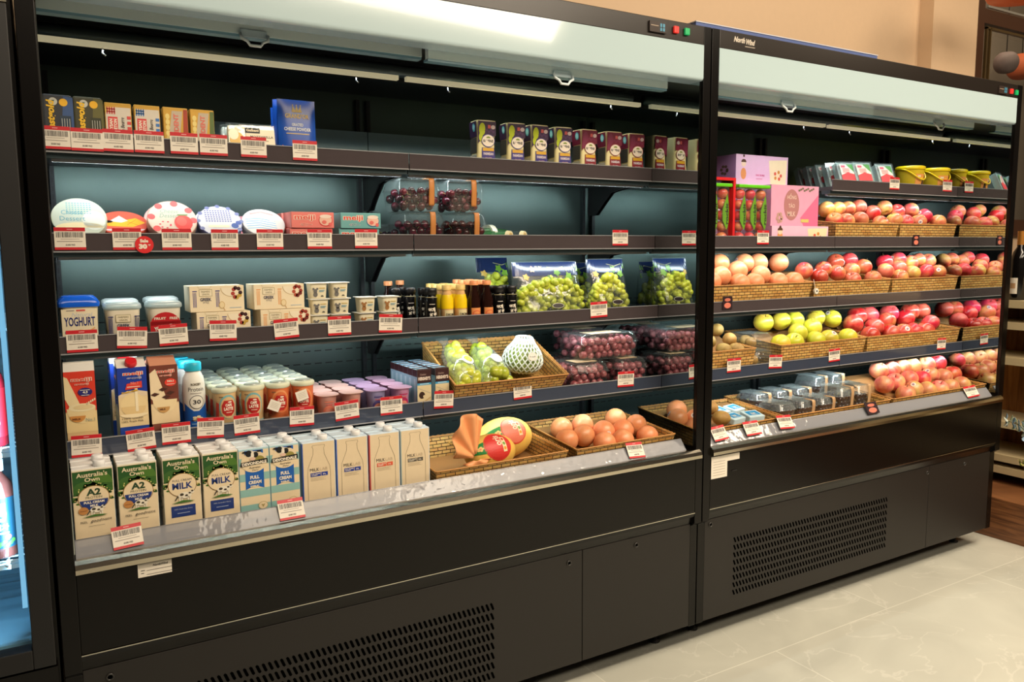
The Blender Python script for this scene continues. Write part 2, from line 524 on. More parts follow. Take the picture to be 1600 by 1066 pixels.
# round paper discs hung behind the pane
pa_, pb_ = onY(1596, 104, 1.35), onY(1572, 98, 1.12)
for x, z, r, c, yl, l in ((pa_.x, pa_.z, 0.10, (196, 92, 50), 1.35, 'round orange paper lantern hanging behind the dark window'), (pb_.x, pb_.z, 0.075, (118, 96, 92), 1.12, 'round grey paper lantern hanging behind the dark window')):
    m_ = M().loft([(-r * 0.9, r * .3, r * .3)] + [(r * sin(a), r * cos(a), r * cos(a)) for a in [(-0.95 + i * 0.19) for i in range(11)]], mat(c, 0.7), 24)
    m_.tube([(0, 0, r * .85), (0, 0, 3.4 - z)], 0.003, BLK, 5)
    o = m_.build('paper_lantern'); o.location = (x, yl, z); tag_(o, l, 'lantern')
p = onY(1592, -4, 0.3)
m_ = M().loft([(0, .05, .05), (.012, .16, .16), (.03, .17, .17), (.12, .09, .09), (.15, .02, .02)], mat((206, 96, 44), 0.5), 28)
m_.tube([(0, 0, .15), (0, 0, 3.4 - p.z)], .004, BLK, 6)
o = m_.build('pendant_lamp'); o.location = (p.x + .06, .3, p.z); tag_(o, 'orange pendant lamp hanging from the ceiling in front of the dark window', 'lamp')

# wooden platform and slatted stand to the right of the cases
WD = wood_mat('walnut', (86, 52, 30), (134, 88, 54), 4, (1.5, 1.2, 22)); WD2 = wood_mat('oak_back', (112, 66, 26), (170, 112, 56), 5, (8, 8, 0.8))
LIP = mat((196, 178, 140), 0.5)
pl = M().box(3.69, 5.6, -1.6, 0.80, 0.0, 0.19, WD)
o = pl.build('wooden_platform', bevel=0.003); tag_(o, 'low brown wooden platform standing on the tiles beside the right cabinet', 'platform')
st = thing('display_stand', 'wooden display stand with pale shelf edges on the low platform', 'shelf', (0, 0, 0))
XS = 3.93
zz = [onX(1590, v, XS).z for v in (729, 721, 666, 655 + 19, 572, 560, 517, 505, 482, 470)]
b_ = M(); b_.box(XS + .30, XS + .33, -1.0, 0.78, 0.19, 1.10, WD2); b_.build('back_panel', st)
for v0, v1 in ((735, 746), (716, 727), (663, 673), (560, 572), (505, 516), (470, 482)):
    z1 = onX(1590, v0, XS).z; z0 = onX(1590, v1, XS).z
    m_ = M(); m_.box(XS, XS + .30, -1.0, 0.78, z0, z1, LIP); m_.build('shelf_board', st)
m_ = M(); m_.box(XS, XS + .30, .78, .80, .19, 1.10, WD); m_.build('side_board', st)
m_ = M(); m_.box(XS, XS + .30, -1.02, -1.0, .19, 1.10, WD); m_.build('side_board', st)
zt = onX(1590, 470, XS).z
# dark bottle with a white label on top of the stand
pb = onX(1592, 430, XS + .06)
bt = thing('wine_bottle', 'dark bottle with a white label standing on the wooden stand', 'bottle', (XS + .06, pb.y, zt + .0005))
m_ = M().loft([(0, .036, .036), (.004, .038, .038), (.19, .038, .038), (.225, .03, .03), (.25, .015, .015), (.32, .0145, .0145)], mat((14, 12, 12), 0.12), 20); m_.build('glass', bt)
a = Art().rect(-.052, .03, -.012, .105, PAPER, 2); a.rect(-.045, .055, -.02, .08, mat((190, 150, 110)), 3); m_ = M(); a.put(m_, face_round(lambda z: .038), .005); m_.build('paper_label', bt)
m_ = M().loft([(.26, .0155, .0155), (.325, .0155, .0155)], mat((190, 130, 60), 0.3, 0.5), 16); m_.build('cap', bt)
bt.rotation_euler = (0, 0, radians(-50))
# eucalyptus and yellow sprigs
def sprig(name, pts, leafc, label, r=.016, n=14, sc=1.0):
    g = thing(name, label, 'plant')
    s = M(); s.tube(pts, .0022, mat((110, 96, 60), 0.6), 6); s.build('stem', g)
    l = M(); rr = random.Random(3)
    for i in range(n):
        t = (i + .6) / n * (len(pts) - 1); k = min(int(t), len(pts) - 2); p0 = Vector(pts[k]).lerp(Vector(pts[k + 1]), t - k)
        for sgn in (-1, 1):
            d = Vector((rr.uniform(-.7, .3), rr.uniform(-.6, .6), sgn * rr.uniform(.4, 1))).normalized(); c = p0 + d * r * sc
            q = d.rotation_difference(Vector((0, 0, 1))).inverted(); a_ = d.orthogonal().normalized(); b2 = d.cross(a_)
            vs = [c + (d * cos(2 * pi * j / 8) * r + a_ * sin(2 * pi * j / 8) * r * .72) * sc + b2 * .002 * cos(4 * pi * j / 8) for j in range(8)]
            l.add(vs, [tuple(range(8))], leafc[i % len(leafc)])
    l.build('leaves', g, solid=.0006)
    return g
P0 = [onX(1610, 690, 3.80), onX(1600, 668, 3.78), onX(1586, 662, 3.76), onX(1570, 656, 3.74)]
sprig('eucalyptus_sprig', [tuple(p) for p in P0], [mat((196, 206, 196), .6), mat((140, 170, 196), .6), mat((170, 182, 150), .6)], 'pale grey green eucalyptus sprig reaching out beside the wooden stand')
P0 = [onX(1612, 735, 3.86), onX(1602, 725, 3.84), onX(1592, 722, 3.83)]
sprig('yellow_sprig', [tuple(p) for p in P0], [mat((206, 200, 110), .6), mat((120, 140, 60), .6)], 'small yellow green flower sprig in front of the lower stand boards', .009, 8)

# ======================= the refrigerated cases =======================
CASEB = mat((8, 6, 5), 0.25, noise=0.03, spec=.28); CASEK = mat((32, 29, 27), 0.45, noise=0.03, spec=.4); FASC = mat((30, 24, 20), 0.28, noise=0.03)
INNER = mat((80, 95, 92), 0.33, 0.8, noise=0.03); DARKM = mat((34, 38, 42), 0.4, 0.2)
MIRR = mat((212, 220, 219), 0.02, 1.0, noise=0); CHROME = mat((214, 206, 188), 0.16, 1.0, noise=0.02)
RAIL = mat((72, 64, 66), 0.14, coat=0.6, noise=0.05); RAILB = mat((58, 66, 84), 0.12, coat=0.6, noise=0.05); EDGE = mat((172, 172, 176), 0.2, 0.3)
LITE = mat((176, 196, 199), 0.10, emit=0.10, coat=0.5, noise=0); TUBE = mat((206, 196, 160), 0.4, emit=0.45, noise=0)
LEDM = mat((230, 246, 255), 0.4, emit=3.0, noise=0)
BLIND = mat((226, 244, 246), 0.35, noise=0.02); RISER = clear_mat('riser', (0.72, 0.74, 0.78), 0.5, 0.07, 0.34, (0.52, 0.53, 0.57))
SH = [(0.23, 1.572, 1.556, 1.600), (0.21, 1.350, 1.334, 1.377), (0.19, 1.121, 1.105, 1.146), (0.168, 0.888, 0.870, 0.912)]   # front Y, top z, rail z0, z1
ZD = 0.668
COOL = (0.86, 0.98, 1.0)


def make_case(label, x0, x1, lo, ro, which):
    g = thing('refrigerated_display_case', label, 'refrigerator')
    prof = [(0, .445), (0, 2.0), (.78, 2.0), (.78, .085), (.02, .085), (.02, .43)]
    for a_, b_ in ((lo, x0), (x1, ro)):
        m_ = M().prism(prof, a_, b_, CASEB); m_.build('side_panel', g, bevel=.0015)
    for a_, b_ in ((x0, x0 + .002), (x1 - .002, x1)):
        m_ = M(); m_.box(a_, b_, .014, .60, .70, 1.90, MIRR); m_.build('mirror_lining', g)
    # back wall with its rows of slots
    m_ = M(); m_.box(x0, x1, .60, .64, .60, 1.95, INNER)
    a_ = Art(); slot = mat((12, 14, 15), 0.7)
    for z in (1.367, 1.140, 1.10, 1.06, 1.02, .98, .94, .86, .82, .78, .74):
        x = x0 + .02 + (0.01 if int(z * 100) % 2 else 0)
        while x < x1 - .03:
            a_.rect(x, z, x + .022, z + .0035, slot); x += .034
    a_.put(m_, face_front(.60)); m_.build('back_panel', g)
    m_ = M(); m_.box(x0, x1, .64, .78, .085, 2.0, CASEB); m_.build('rear_body', g)
    # canopy
    m_ = M(); m_.box(x0, x1, .0, .64, 1.945, 2.0, FASC); m_.build('top_fascia', g, bevel=.002)
    n = 10
    pr = [(0.0, 1.945), (0.0, 1.85)] + [(0.01 - .01 * cos(pi / 2 * i / 6), 1.85 - .010 * sin(pi / 2 * i / 6)) for i in range(1, 7)] + [(.06, 1.840), (.06, 1.945)]
    m_ = M().prism(pr, x0, x1, LITE)
    m_.sm = [True] * len(m_.f) and [False] * len(m_.f); m_.build('lit_sign_panel', g)
    m_ = M(); m_.box(x0, x1, .06, .64, 1.87, 1.945, mat((20, 22, 24), .5)); m_.box(x0, x1, .36, .60, 1.818, 1.87, mat((18, 20, 22), .45)); m_.build('canopy_duct', g)
    m_ = M(); m_.tube([(x0 + .005, .31, 1.836), (x1 - .03, .31, 1.836)], .017, mat((70, 82, 88), .3, .4), 12); m_.build('blind_roller', g)
    xm = (x0 + x1) / 2
    for i, (a_, b_) in enumerate(((x0 + .003, xm - .012), (xm + .012, x1 - .025))):
        t = M(); t.box(a_, b_, .262, .278, 1.802, 1.814, TUBE); t.build('light_tube', g)
        for xx in (a_ + .13, b_ - .12):
            M().tube([(xx, .27, 1.803), (xx, .27, 1.79), (xx + .006, .268, 1.784)], .002, EDGE, 6).build('cable_clip', g)
        area('tube_light', ((a_ + b_) / 2, .27, 1.797), ((a_ + b_) / 2, .33, 1.5), b_ - a_, .012, .9, COOL, g, radians(110))
    # night blinds, each with a pull handle
    bl = ((x0 + .004, xm - .003, .125, 1.842, 0), (xm - .012, x1 - .085, .065, 1.826, 1)) if which == 0 else ((x0 + .004, xm + .0, .065, 1.826, 1), (xm + .01, x1 - .085, .125, 1.842, 0))
    for a_, b_, y, z, fr in bl:
        m_ = M(); m_.box(a_, b_, y, y + .02, z - .006, z + .028, BLIND); m_.box(a_, b_, y + .003, y + .03, z - .012, z - .006, mat((120, 160, 180), .3))
        m_.build('night_blind', g)
        hx = XY(*((396, 50), (878, 122))[fr], y) if which == 0 else XY(*((1465, 190), (1229, 165))[1 - (fr == 0)], y) if False else XY(*(((396, 50), (878, 122)) if which == 0 else ((1465, 190), (1229, 165)))[fr], y)
        h = M(); h.box(hx - .03, hx + .03, y - .004, y, z - .012, z + .004, mat((200, 222, 232), .3))
        h.tube([(hx - .032, y - .006, z - .006), (hx - .030, y - .012, z - .018), (hx - .018, y - .014, z - .024), (hx - .012, y - .014, z - .033), (hx + .012, y - .014, z - .033), (hx + .018, y - .014, z - .024), (hx + .030, y - .012, z - .018), (hx + .032, y - .006, z - .006)], .0036, mat((226, 236, 240), .3), 8)
        h.build('pull_handle', g)
    # shelves: two bays of four
    for bay, (a_, b_) in enumerate(((x0 + .004, xm - .0015), (xm + .0015, x1 - .003))):
        for k, (yf, zs, z0, z1) in enumerate(SH):
            if which == 1 and bay == 0 and k == 0: continue
            m_ = M(); m_.box(a_, b_, yf + .004, .575, zs - .014, zs, mat((66, 70, 74), .35, .3, noise=.03))
            m_.box(a_, b_, yf + .012, yf + .05, z0 - .012, z0 + .002, mat((70, 86, 92), .3, .4))
            if which == 0 and k == 0: m_.box(a_, b_, .545, .575, zs, zs + .125, mat((150, 178, 180), .35, .3))
            sh = m_.build('shelf', g)
            rm = RAILB if k == 3 else RAIL
            r = M(); r.box(a_, b_, yf, yf + .004, z0 + .002, z1 - .002, rm); r.box(a_, b_, yf - .002, yf + .004, z0 - .001, z0 + .002, EDGE); r.box(a_, b_, yf - .002, yf + .003, z1 - .002, z1, EDGE)
            r.build('price_rail', sh)
            l = M(); l.box(a_ + .01, b_ - .01, yf + .030, yf + .042, z0 - .018, z0 - .012, EDGE); l.build('lamp_housing', sh)
            area('shelf_light', ((a_ + b_) / 2, yf + .036, z0 - .019), ((a_ + b_) / 2, yf + .036 + 1.0, z0 - .019 - .62), b_ - a_ - .02, .01, 1.9, COOL, sh)
            for xx in (a_ + .003, b_ - .008):
                q = M().prism([(.575, zs - .115), (.575, zs - .014), (yf + .06, zs - .014), (yf + .06, zs - .020), (.44, zs - .040), (.49, zs - .080), (.53, zs - .115)], xx, xx + .004, BLK)
                q.build('bracket', sh)
    for xx in (xm - .022, xm + .012, x0 + .012, x1 - .03):
        m_ = M(); m_.box(xx, xx + .012, .583, .60, .70, 1.80, DARKM)
        a_ = Art()
        for j in range(50): a_.rect(xx + .004, .72 + j * .0215, xx + .008, .732 + j * .0215, BLK)
        a_.put(m_, face_front(.583)); m_.build('slotted_upright', g)
    # deck, front riser, bright bumper
    m_ = M(); m_.box(x0, x1, .055, .60, ZD - .02, ZD, mat((70, 74, 78), .35, .3)); m_.build('deck', g)
    m_ = M().prism([(.012, .690), (.016, .688), (.042, .720), (.038, .722)], x0 + .003, x1 - .03, RISER)
    m_.box(x0 + .003, x1 - .03, .014, .03, .682, .69, EDGE)
    m_.tube([(x0 + .003, .040, .722), (x1 - .03, .040, .722)], .0016, EDGE, 6); m_.build('deck_price_riser', g)
    m_ = M().prism([(-.014, .664), (-.014, .674), (-.010, .684), (0, .690), (.052, .690), (.052, .66), (-.004, .66)], x0, x1 + .015, CHROME)
    m_.build('chrome_bumper', g)
    # lower body
    m_ = M(); m_.box(x0, x1, .0, .05, .483, .66, CASEB); m_.build('lower_panel', g, bevel=.002)
    m_ = M().prism([(.0, .4795), (.0, .482), (.03, .482), (.03, .44), (.02, .44), (.003, .468)], x0, x1, CASEB)
    m_.box(x0, x1, -.0008, .0, .4795, .4818, mat((206, 202, 190), .2, 1.0)); m_.build('seam_moulding', g)
    xs = XY(910, 905, .02) if which == 0 else XY(1450, 780, .02)
    for a_, b_ in ((x0, xs - .001), (xs + .001, x1)):
        m_ = M(); m_.box(a_, b_, .02, .04, .088, .438, CASEK); kp = m_.build('kick_panel', g, bevel=.0012)
        if a_ == x0:
            gr = Art(); gx0, gx1, gz0, gz1 = (.235, 1.037, .122, .355) if which == 0 else (1.972, 2.822, .146, .360)
            rows = 8; dz = (gz1 - gz0) / rows; nx = 55; dx = (gx1 - gx0) / nx; dk = mat((3, 3, 3), 1.0, noise=0, spec=0.0)
            for r_ in range(rows):
                for c_ in range(nx):
                    x = gx0 + (c_ + .5 * (r_ % 2) * 0) * dx; z = gz0 + r_ * dz
                    pts = [(x + .0, z + .003), (x + .0035, z), (x + .0075, z + .003), (x + .001, z + dz - .009), (x - .003, z + dz - .006), (x - .0065, z + dz - .009)]
                    gr.poly([(px_ + .004, pz_) for px_, pz_ in pts], dk)
            m_ = M(); gr.put(m_, face_front(.02)); m_.build('vent_grille', kp)
    for u, v in (((172, 1058), (889, 880), (994, 852)) if which == 0 else ((1110, 820), (1449, 739), (1507, 725))):
        q = onY(u, v, .02); m_ = M(); m_.loft([(0, .0085, .0085), (.003, .0085, .0085), (.003, .0055, .0055), (-.001, .005, .005)], mat((44, 42, 40), .3), 16)
        m_.xf(Matrix.Translation((q.x, .02, q.z)) @ Matrix.Rotation(pi / 2, 4, 'X')); m_.build('panel_lock', g)
    m_ = M(); m_.box(x0 + .02, x1 - .02, .10, .70, .04, .085, BLK); m_.build('base_frame', g)
    for xx in (x0 + .06, x1 - .05):
        for yy in (.13, .66):
            m_ = M().loft([(0, .018, .018), (.008, .02, .02), (.012, .009, .009), (.045, .009, .009)], BLK, 14, c=(xx, yy)); m_.build('foot', g)
    # controls on the fascia
    u0 = ((1027, 43), (1055, 47), (1072, 50)) if which == 0 else ((1566, 141), (1579, 143), (1587, 145))
    q = onY(*u0[0], 0); m_ = M(); m_.box(q.x - .033, q.x + .03, -.006, 0, q.z - .015, q.z + .015, mat((54, 44, 40), .25)); a_ = Art()
    a_.rect(-.029, .002, .0, .004, mat((170, 150, 130), .3)); a_.rect(.006, -.010, .024, .011, mat((70, 140, 170), .3)); a_.rect(.013, -.012, .016, .013, BLK, 2); a_.rect(.004, -.001, .026, .001, BLK, 2)
    a_.put(m_, lambda x, z, L: (q.x + x, -.006 - OFF * L, q.z + z)); m_.build('thermostat', g)
    for (u, v), c in zip(u0[1:], ((214, 46, 40), (24, 150, 84))):
        q = onY(u, v, 0); m_ = M(); m_.box(q.x - .009, q.x + .009, -.008, 0, q.z - .010, q.z + .010, mat(c, .3, emit=.5)); m_.build('rocker_switch', g, bevel=.002)
    if which == 1:
        q = onY(1162, 70, 0); a_ = Art(); lg = mat((200, 190, 176), .35)
        a_.text('North', -.020, .004, .017, lg, 1, w=.047, bold=.045, shear=.25); a_.text('Wind', .026, .002, .017, lg, 1, w=.040, bold=.045, shear=.25)
        a_.rect(.006, -.006, .05, -.003, mat((150, 140, 128), .4)); m_ = M(); a_.put(m_, lambda x, z, L: (q.x + x, -OFF * L, q.z + z)); m_.build('maker_lettering', g)
    return g


case1 = make_case('black open refrigerated cabinet filled with dairy, nearer one beside the glass door fridge', 0.02, 1.77, -.014, 1.800, 0)
case2 = make_case('black open refrigerated cabinet filled with apples and pink boxes', 1.835, 3.54, 1.804, 3.576, 1)

# notices stuck on the lower fronts
q0 = onY(216, 903, 0); q1 = onY(268, 877, 0)
m_ = M(); m_.box(q0.x, q1.x, -.0012, 0, .628, .658, PAPER); a_ = Art()
a_.text('NorthWind', .045, .021, .005, BLK, 1, w=.03, bold=.03, shear=.2); a_.rect(.006, .014, .014, .0155, BLK); a_.rect(.006, .008, .012, .0095, BLK); a_.rect(.017, .013, .07, .014, DK); a_.rect(.017, .004, .08, .005, DK)
a_.put(m_, lambda x, z, L: (q0.x + x, -.0012 - OFF * L, .628 + z)); o = m_.build('rating_sticker'); tag_(o, 'small white sticker below the chrome bumper of the dairy cabinet', 'sticker')
m_ = M(); q0 = onY(1109, 745, 0).x + .005; m_.box(q0, q0 + .072, -.0012, 0, .582, .656, PAPER); m_.box(q0 + .072, q0 + .128, -.0012, 0, .634, .656, PAPER); a_ = Art()
for j in range(6): a_.rect(.008, .010 + j * .009, .062, .0112 + j * .009, mat((150, 140, 125)))
a_.rect(.094, .013, .118, .017, BLK); a_.put(m_, lambda x, z, L: (q0 + x, -.0012 - OFF * L, .582 + z)); o = m_.build('paper_notice'); tag_(o, 'white printed notice stuck below the bumper of the apple cabinet', 'notice')

# blue flat carton and clear sheet lying on top of the right cabinet
m_ = M(); m_.box(1.83, 2.745, .10, .55, 2.0, 2.046, mat((70, 92, 150), .5)); m_.box(1.828, 2.747, .098, .552, 2.046, 2.049, mat((196, 198, 210), .4)); o = m_.build('flat_blue_box')
tag_(o, 'long flat blue box with a pale lid lying on top of the apple cabinet', 'box')
q = onY(1208, 53, .3); m_ = M(); m_.box(q.x - .02, q.x + .02, .28, .32, 2.049, 2.075, BLK); m_.prism([(.28, 2.075), (.32, 2.075), (.32, 2.095), (.29, 2.085)], q.x - .03, q.x + .03, BLK); o = m_.build('cable_box'); tag_(o, 'small black cable box sitting on the flat blue box', 'box')

# ======================= glass door fridge at the far left =======================
fz = thing('glass_door_fridge', 'tall black fridge with a lit glass door holding drink bottles', 'refrigerator')
m_ = M(); m_.box(-.80, -.76, 0, .75, .12, 1.98, CASEB); m_.box(-.058, -.020, .012, .75, .12, 1.98, CASEB); m_.box(-.76, -.055, .70, .75, .12, 1.98, mat((120, 150, 165), .5)); m_.box(-.76, -.055, .02, .75, .12, .50, CASEB); m_.box(-.76, -.055, .02, .75, 1.80, 1.98, CASEB); m_.build('cabinet', fz)
m_ = M(); m_.box(-.76, -.057, .035, .70, .50, .525, mat((120, 170, 196), .4)); m_.build('floor_liner', fz)
m_ = M(); m_.box(-.80, -.735, -.02, .018, .485, 1.80, BLK); m_.box(-.066, -.026, -.02, .018, .485, 1.80, BLK); m_.box(-.735, -.066, -.02, .018, .485, .527, BLK); m_.box(-.735, -.066, -.02, .018, 1.74, 1.80, BLK); d_ = m_.build('door', fz, bevel=.002)
m_ = M(); m_.box(-.735, -.066, -.004, .002, .527, 1.74, clear_mat('door_glass', (0.95, 0.98, 1.0), .2, .02)); m_.build('door_glass', d_)
m_ = M(); m_.box(-.80, -.024, -.012, .02, .13, .478, CASEB); m_.build('plinth_panel', fz)
m_ = M(); m_.box(-.80, -.026, -.012, .018, 1.81, 1.98, mat((206, 186, 150), .4, emit=.25)); a_ = Art(); a_.text('a', -.045, 1.86, .03, BLK, 1); a_.put(m_, lambda x, z, L: (x, -.012 - OFF * L, z)); m_.build('header_sign', fz)
q = (-.083, .05)
m_ = M(); m_.box(-.079, -.070, .03, .040, .60, 1.72, mat((120, 180, 214), .4, emit=1.0, noise=0)); m_.build('light_tube', fz)
area('fridge_light', (-.09, .05, 1.15), (-.5, .4, 1.15), .02, 1.1, 3.5, (0.45, 0.78, 1.0), fz)
area('fridge_light', (-.4, .06, 1.72), (-.4, .4, .9), .5, .02, 3.5, (0.45, 0.78, 1.0), fz)
zs_f = onY(20, 862, .12).z
for z in (zs_f, zs_f + .235, zs_f + .48, zs_f + .74):
    m_ = M()
    for j in range(14): y = .045 + j * .045; m_.tube([(-.755, y, z), (-.06, y, z)], .0022, mat((220, 232, 238), .3), 5)
    m_.tube([(-.10, .04, z - .004), (-.10, .68, z - .004)], .003, mat((220, 232, 238), .3), 5); m_.box(-.755, -.075, .045, .05, z - .012, z + .006, mat((214, 236, 244), .3))
    m_.build('wire_shelf', fz)
def fridge_bottle(x, z, cap, body, lab, char, label, s=1.0, tint=None):
    g = thing('drink_bottle', label, 'bottle', (x, .095, z)); g.scale = (s, s, s)
    m_ = M().loft([(0, .030, .030), (.004, .034, .034), (.13, .034, .034), (.155, .028, .028), (.175, .014, .014), (.185, .0135, .0135)], body, 24); m_.build('bottle_body', g)
    m_ = M().loft([(.181, .0165, .0165), (.203, .0165, .0165), (.205, .015, .015)], cap, 20); m_.build('cap', g)
    m_ = M().loft([(.022, .0344, .0344), (.128, .0344, .0344)], lab, 28, cap0=False, cap1=False)
    a_ = Art()
    if char:
        a_.text(char, .0, .078, .04, WHT, 1, w=.034, bold=.05); a_.text('헛개차', 0, .060, .014, mat((206, 150, 100)), 1, w=.04, bold=.03); a_.rect(-.02, .053, .02, .056, WHT); a_.ell(.018, .045, .006, .006, mat((206, 70, 80)))
        for i in range(9): a_.ell(-.02 + .006 * i, .028 + .004 * (i % 3), .005, .0045, mat((70, 130, 50)), 1, 8)
    else:
        a_.ell(0, .09, .018, .018, WHT); a_.ell(0, .09, .012, .012, lab, 2); a_.rect(-.02, .05, .02, .056, WHT); a_.rect(-.015, .04, .015, .044, WHT)
    a_.put(m_, face_round(lambda z: .0346), .005); m_.build('wrap_label', g)
    return g
fridge_bottle(-.112, zs_f + .006, mat((226, 236, 238), .3), mat((96, 50, 44), .12), mat((26, 62, 80), .35), '男', 'brown bottle with a dark teal label and large white character on the lower wire shelf', 1.0)
fridge_bottle(-.195, zs_f + .006, mat((226, 236, 238), .3), mat((96, 50, 44), .12), mat((26, 62, 80), .35), '男', 'teal labelled brown bottle furthest from the door edge on the lower wire shelf', 1.0)
fridge_bottle(-.112, zs_f + .241, mat((226, 236, 238), .3), mat((150, 30, 40), .12), mat((196, 34, 44), .35), '', 'bottle with a red label behind the glass door on the middle wire shelf', .95)
fridge_bottle(-.112, zs_f + .486, mat((40, 90, 190), .3), mat((40, 110, 120), .12), mat((38, 120, 150), .35), '', 'bottle with a blue label behind the glass door on the upper wire shelf', .95)

# ======================= price tags =======================
def make_tag():
    w, h = .066, .050
    m_ = M(); m_.box(-w / 2, w / 2, 0, .0008, 0, h, PAPER)
    a = Art(); a.rect(-w / 2, h - .0085, w / 2, h, RED); a.rect(-w / 2, 0, w / 2, .0058, RED)
    rr = random.Random(2); x = -w / 2 + .004
    while x < w / 2 - .005:
        b = rr.choice((.0006, .0009, .0014)); a.rect(x, h - .0225, x + b, h - .0105, DK); x += b + rr.choice((.0006, .0009, .0013))
    gr = mat((150, 140, 130), .6)
    a.rect(-.02, .0235, .02, .0245, gr); a.rect(-.028, .018, .026, .0195, gr)
    a.text('60.000 VND', 0, .009, .0042, mat((70, 60, 56), .6), 1, w=.02, bold=.02)
    a.rect(-.006, h - .0052, .006, h - .0032, mat((226, 150, 150), .5), 2)
    a.put(m_, face_front(0)); return tag_(m_.build('price_tag'), 'x', 'price tag')


TAG = make_tag()


def tag(u0, u1, v, k, label, case=0, tilt=0.0, roll=0.0):
    """k: shelf index, 4 = deck riser"""
    if k == 4:
        y = .012; p0 = onY(u0, v, y); p1 = onY(u1, v, y); rx = -.55
    else:
        y = SH[k][0] - .0032; p0 = onY(u0, v, y); p1 = onY(u1, v, y); rx = 0
    w = p1.x - p0.x
    z = max(p0.z, (SH[k][2] if k < 4 else .680))
    o = place(TAG, ((p0.x + p1.x) / 2, y, z + .0005), (rx, roll, 0), 'white price tag with red bands ' + label)
    o.scale = (w / .066, 1, 1)
    return o


# ======================= generic packs =======================
def carton(name, label, cat, w, h, d, side, front=None, left=None, group=None, bevel=.0012, top=None, sidem=None):
    """upright box, origin at the middle of its front bottom edge"""
    g = thing(name, label, cat, group=group)
    m_ = M(); m_.box(-w / 2, w / 2, 0, d, 0, h, side)
    if top: m_.box(-w / 2 + .0006, w / 2 - .0006, .0006, d - .0006, h, h + .0008, top)
    m_.build('box_body', g, bevel=bevel)
    if front or left:
        m_ = M()
        if front: front.put(m_, face_front(0))
        m_.build('printed_design', g)
        if left: left.put(M(), lambda x, z, L: (-w / 2 - OFF * L, d / 2 - x, z)).build('side_print', g)
    return g


def outlined(a, t, cx, y, h, c1, c2, L=2, w=None, b=.05):
    a.text(t, cx, y - h * .07, h * 1.14, c2, L, w=w * 1.07 if w else None, bold=.065)
    a.text(t, cx, y, h, c1, L + 1, w=w, bold=.015)


C = lambda r, g, b, ro=.45: mat((r, g, b), ro)

# ---------- top shelf, dairy cabinet ----------
Z1, Z2, Z3, Z4 = [s[1] + .0005 for s in SH]


def cheese_card(label, base, accent, u):
    a = Art(); w, h = .060, .112
    a.poly([(.004, 0), (.031, 0), (.031, h * .95), (.012, h * .98)], accent)
    a.ell(-.008, h - .016, .0085, .0085, C(196, 196, 186), 2); a.poly([(-.011, h - .013), (-.005, h - .013), (-.008, h - .020)], C(60, 90, 70), 3)
    a.ell(.012, h - .017, .0085, .0085, C(236, 180, 30), 2)
    a.rect(.004, .018, .026, .066, C(30, 50, 70) if u else C(44, 48, 26), 2)
    for j in range(4): a.rect(.007 + .005 * j, .03, .008 + .005 * j, .06, C(200, 200, 190), 3)
    a.text('Westgold', -.012, .043, .020, C(238, 190, 40), 4, w=.085, bold=.04, rot=90, shear=.2)
    g = carton('cheese_packet', label, 'cheese', w, h, .022, base, a, bevel=.005)
    return g


x = XY(86, 190, .245) + .0065
cheese_card('dark navy cheese packet with yellow script at the left end of the top shelf', C(40, 42, 48), C(50, 80, 130), 1).location = (x, .245, Z1)
cheese_card('dark olive cheese packet with yellow script beside the navy cheese packet', C(58, 56, 30), C(96, 92, 40), 0).location = (XY(137, 190, .245) + .002, .245, Z1)


def butter(kind, label, u):
    a = Art(); w, h = .056, .104
    if kind < 2:
        c = C(214, 70, 66) if kind == 0 else C(60, 120, 190)
        a.rect(-.026, 0, .026, .094, C(216, 206, 190)); a.poly([(-.026, .08), (-.010, .094), (-.026, .094)], C(230, 196, 110), 2)
        for j in range(4): a.rect(-.024 + j * .005, .078, -.0215 + j * .005, .094, c, 3)
        a.rect(-.024, .082, -.006, .085, c, 3); a.rect(-.024, .088, -.006, .091, c, 3)
        a.rect(-.022, .03, -.002, .072, C(214, 64, 62), 3); a.text('PAYSAN', -.016, .047, .007, WHT, 4, w=.034, bold=.04, rot=90); a.text('BRETON', -.007, .047, .007, WHT, 4, w=.034, bold=.04, rot=90)
        a.text('Le Beurre', .008, .05, .008, DK, 4, w=.034, rot=90, shear=.2)
        for j in range(5): a.rect(.018, .02 + j * .012, .026, .027 + j * .012, c, 3)
    else:
        a.poly([(-.012, 0), (.014, 0), (.010, .05), (.016, .096), (-.008, .096), (-.014, .05)], C(196, 180, 156)); a.poly([(.016, .04), (.027, .04), (.027, .1), (.018, .1)], C(170, 60, 30) if kind == 2 else C(90, 110, 50))
        for j in range(5): a.ell(-.018, .03 + j * .013, .005, .007, C(238, 214, 130), 2, 8)
        a.text('PRESIDENT', .001, .046, .011, C(226, 110, 96), 3, w=.075, bold=.03, rot=90)
    g = carton('butter_block', label, 'butter', w, h, .035, mat((226, 178, 84), .28, .5), a, bevel=.002)
    g.location = (XY(u, 200, .248), .248, Z1)


for k, u, l in ((0, 186, 'gold foil butter block with a red and cream wrapper, next to the olive cheese packet'), (1, 231, 'gold foil butter block with a blue and cream wrapper on the top shelf'),
                (2, 275, 'gold butter block with a pink name and a rust corner on the top shelf'), (3, 316.5, 'gold butter block with a pink name and a green corner beside the mozzarella tray')):
    butter(k, l, u)

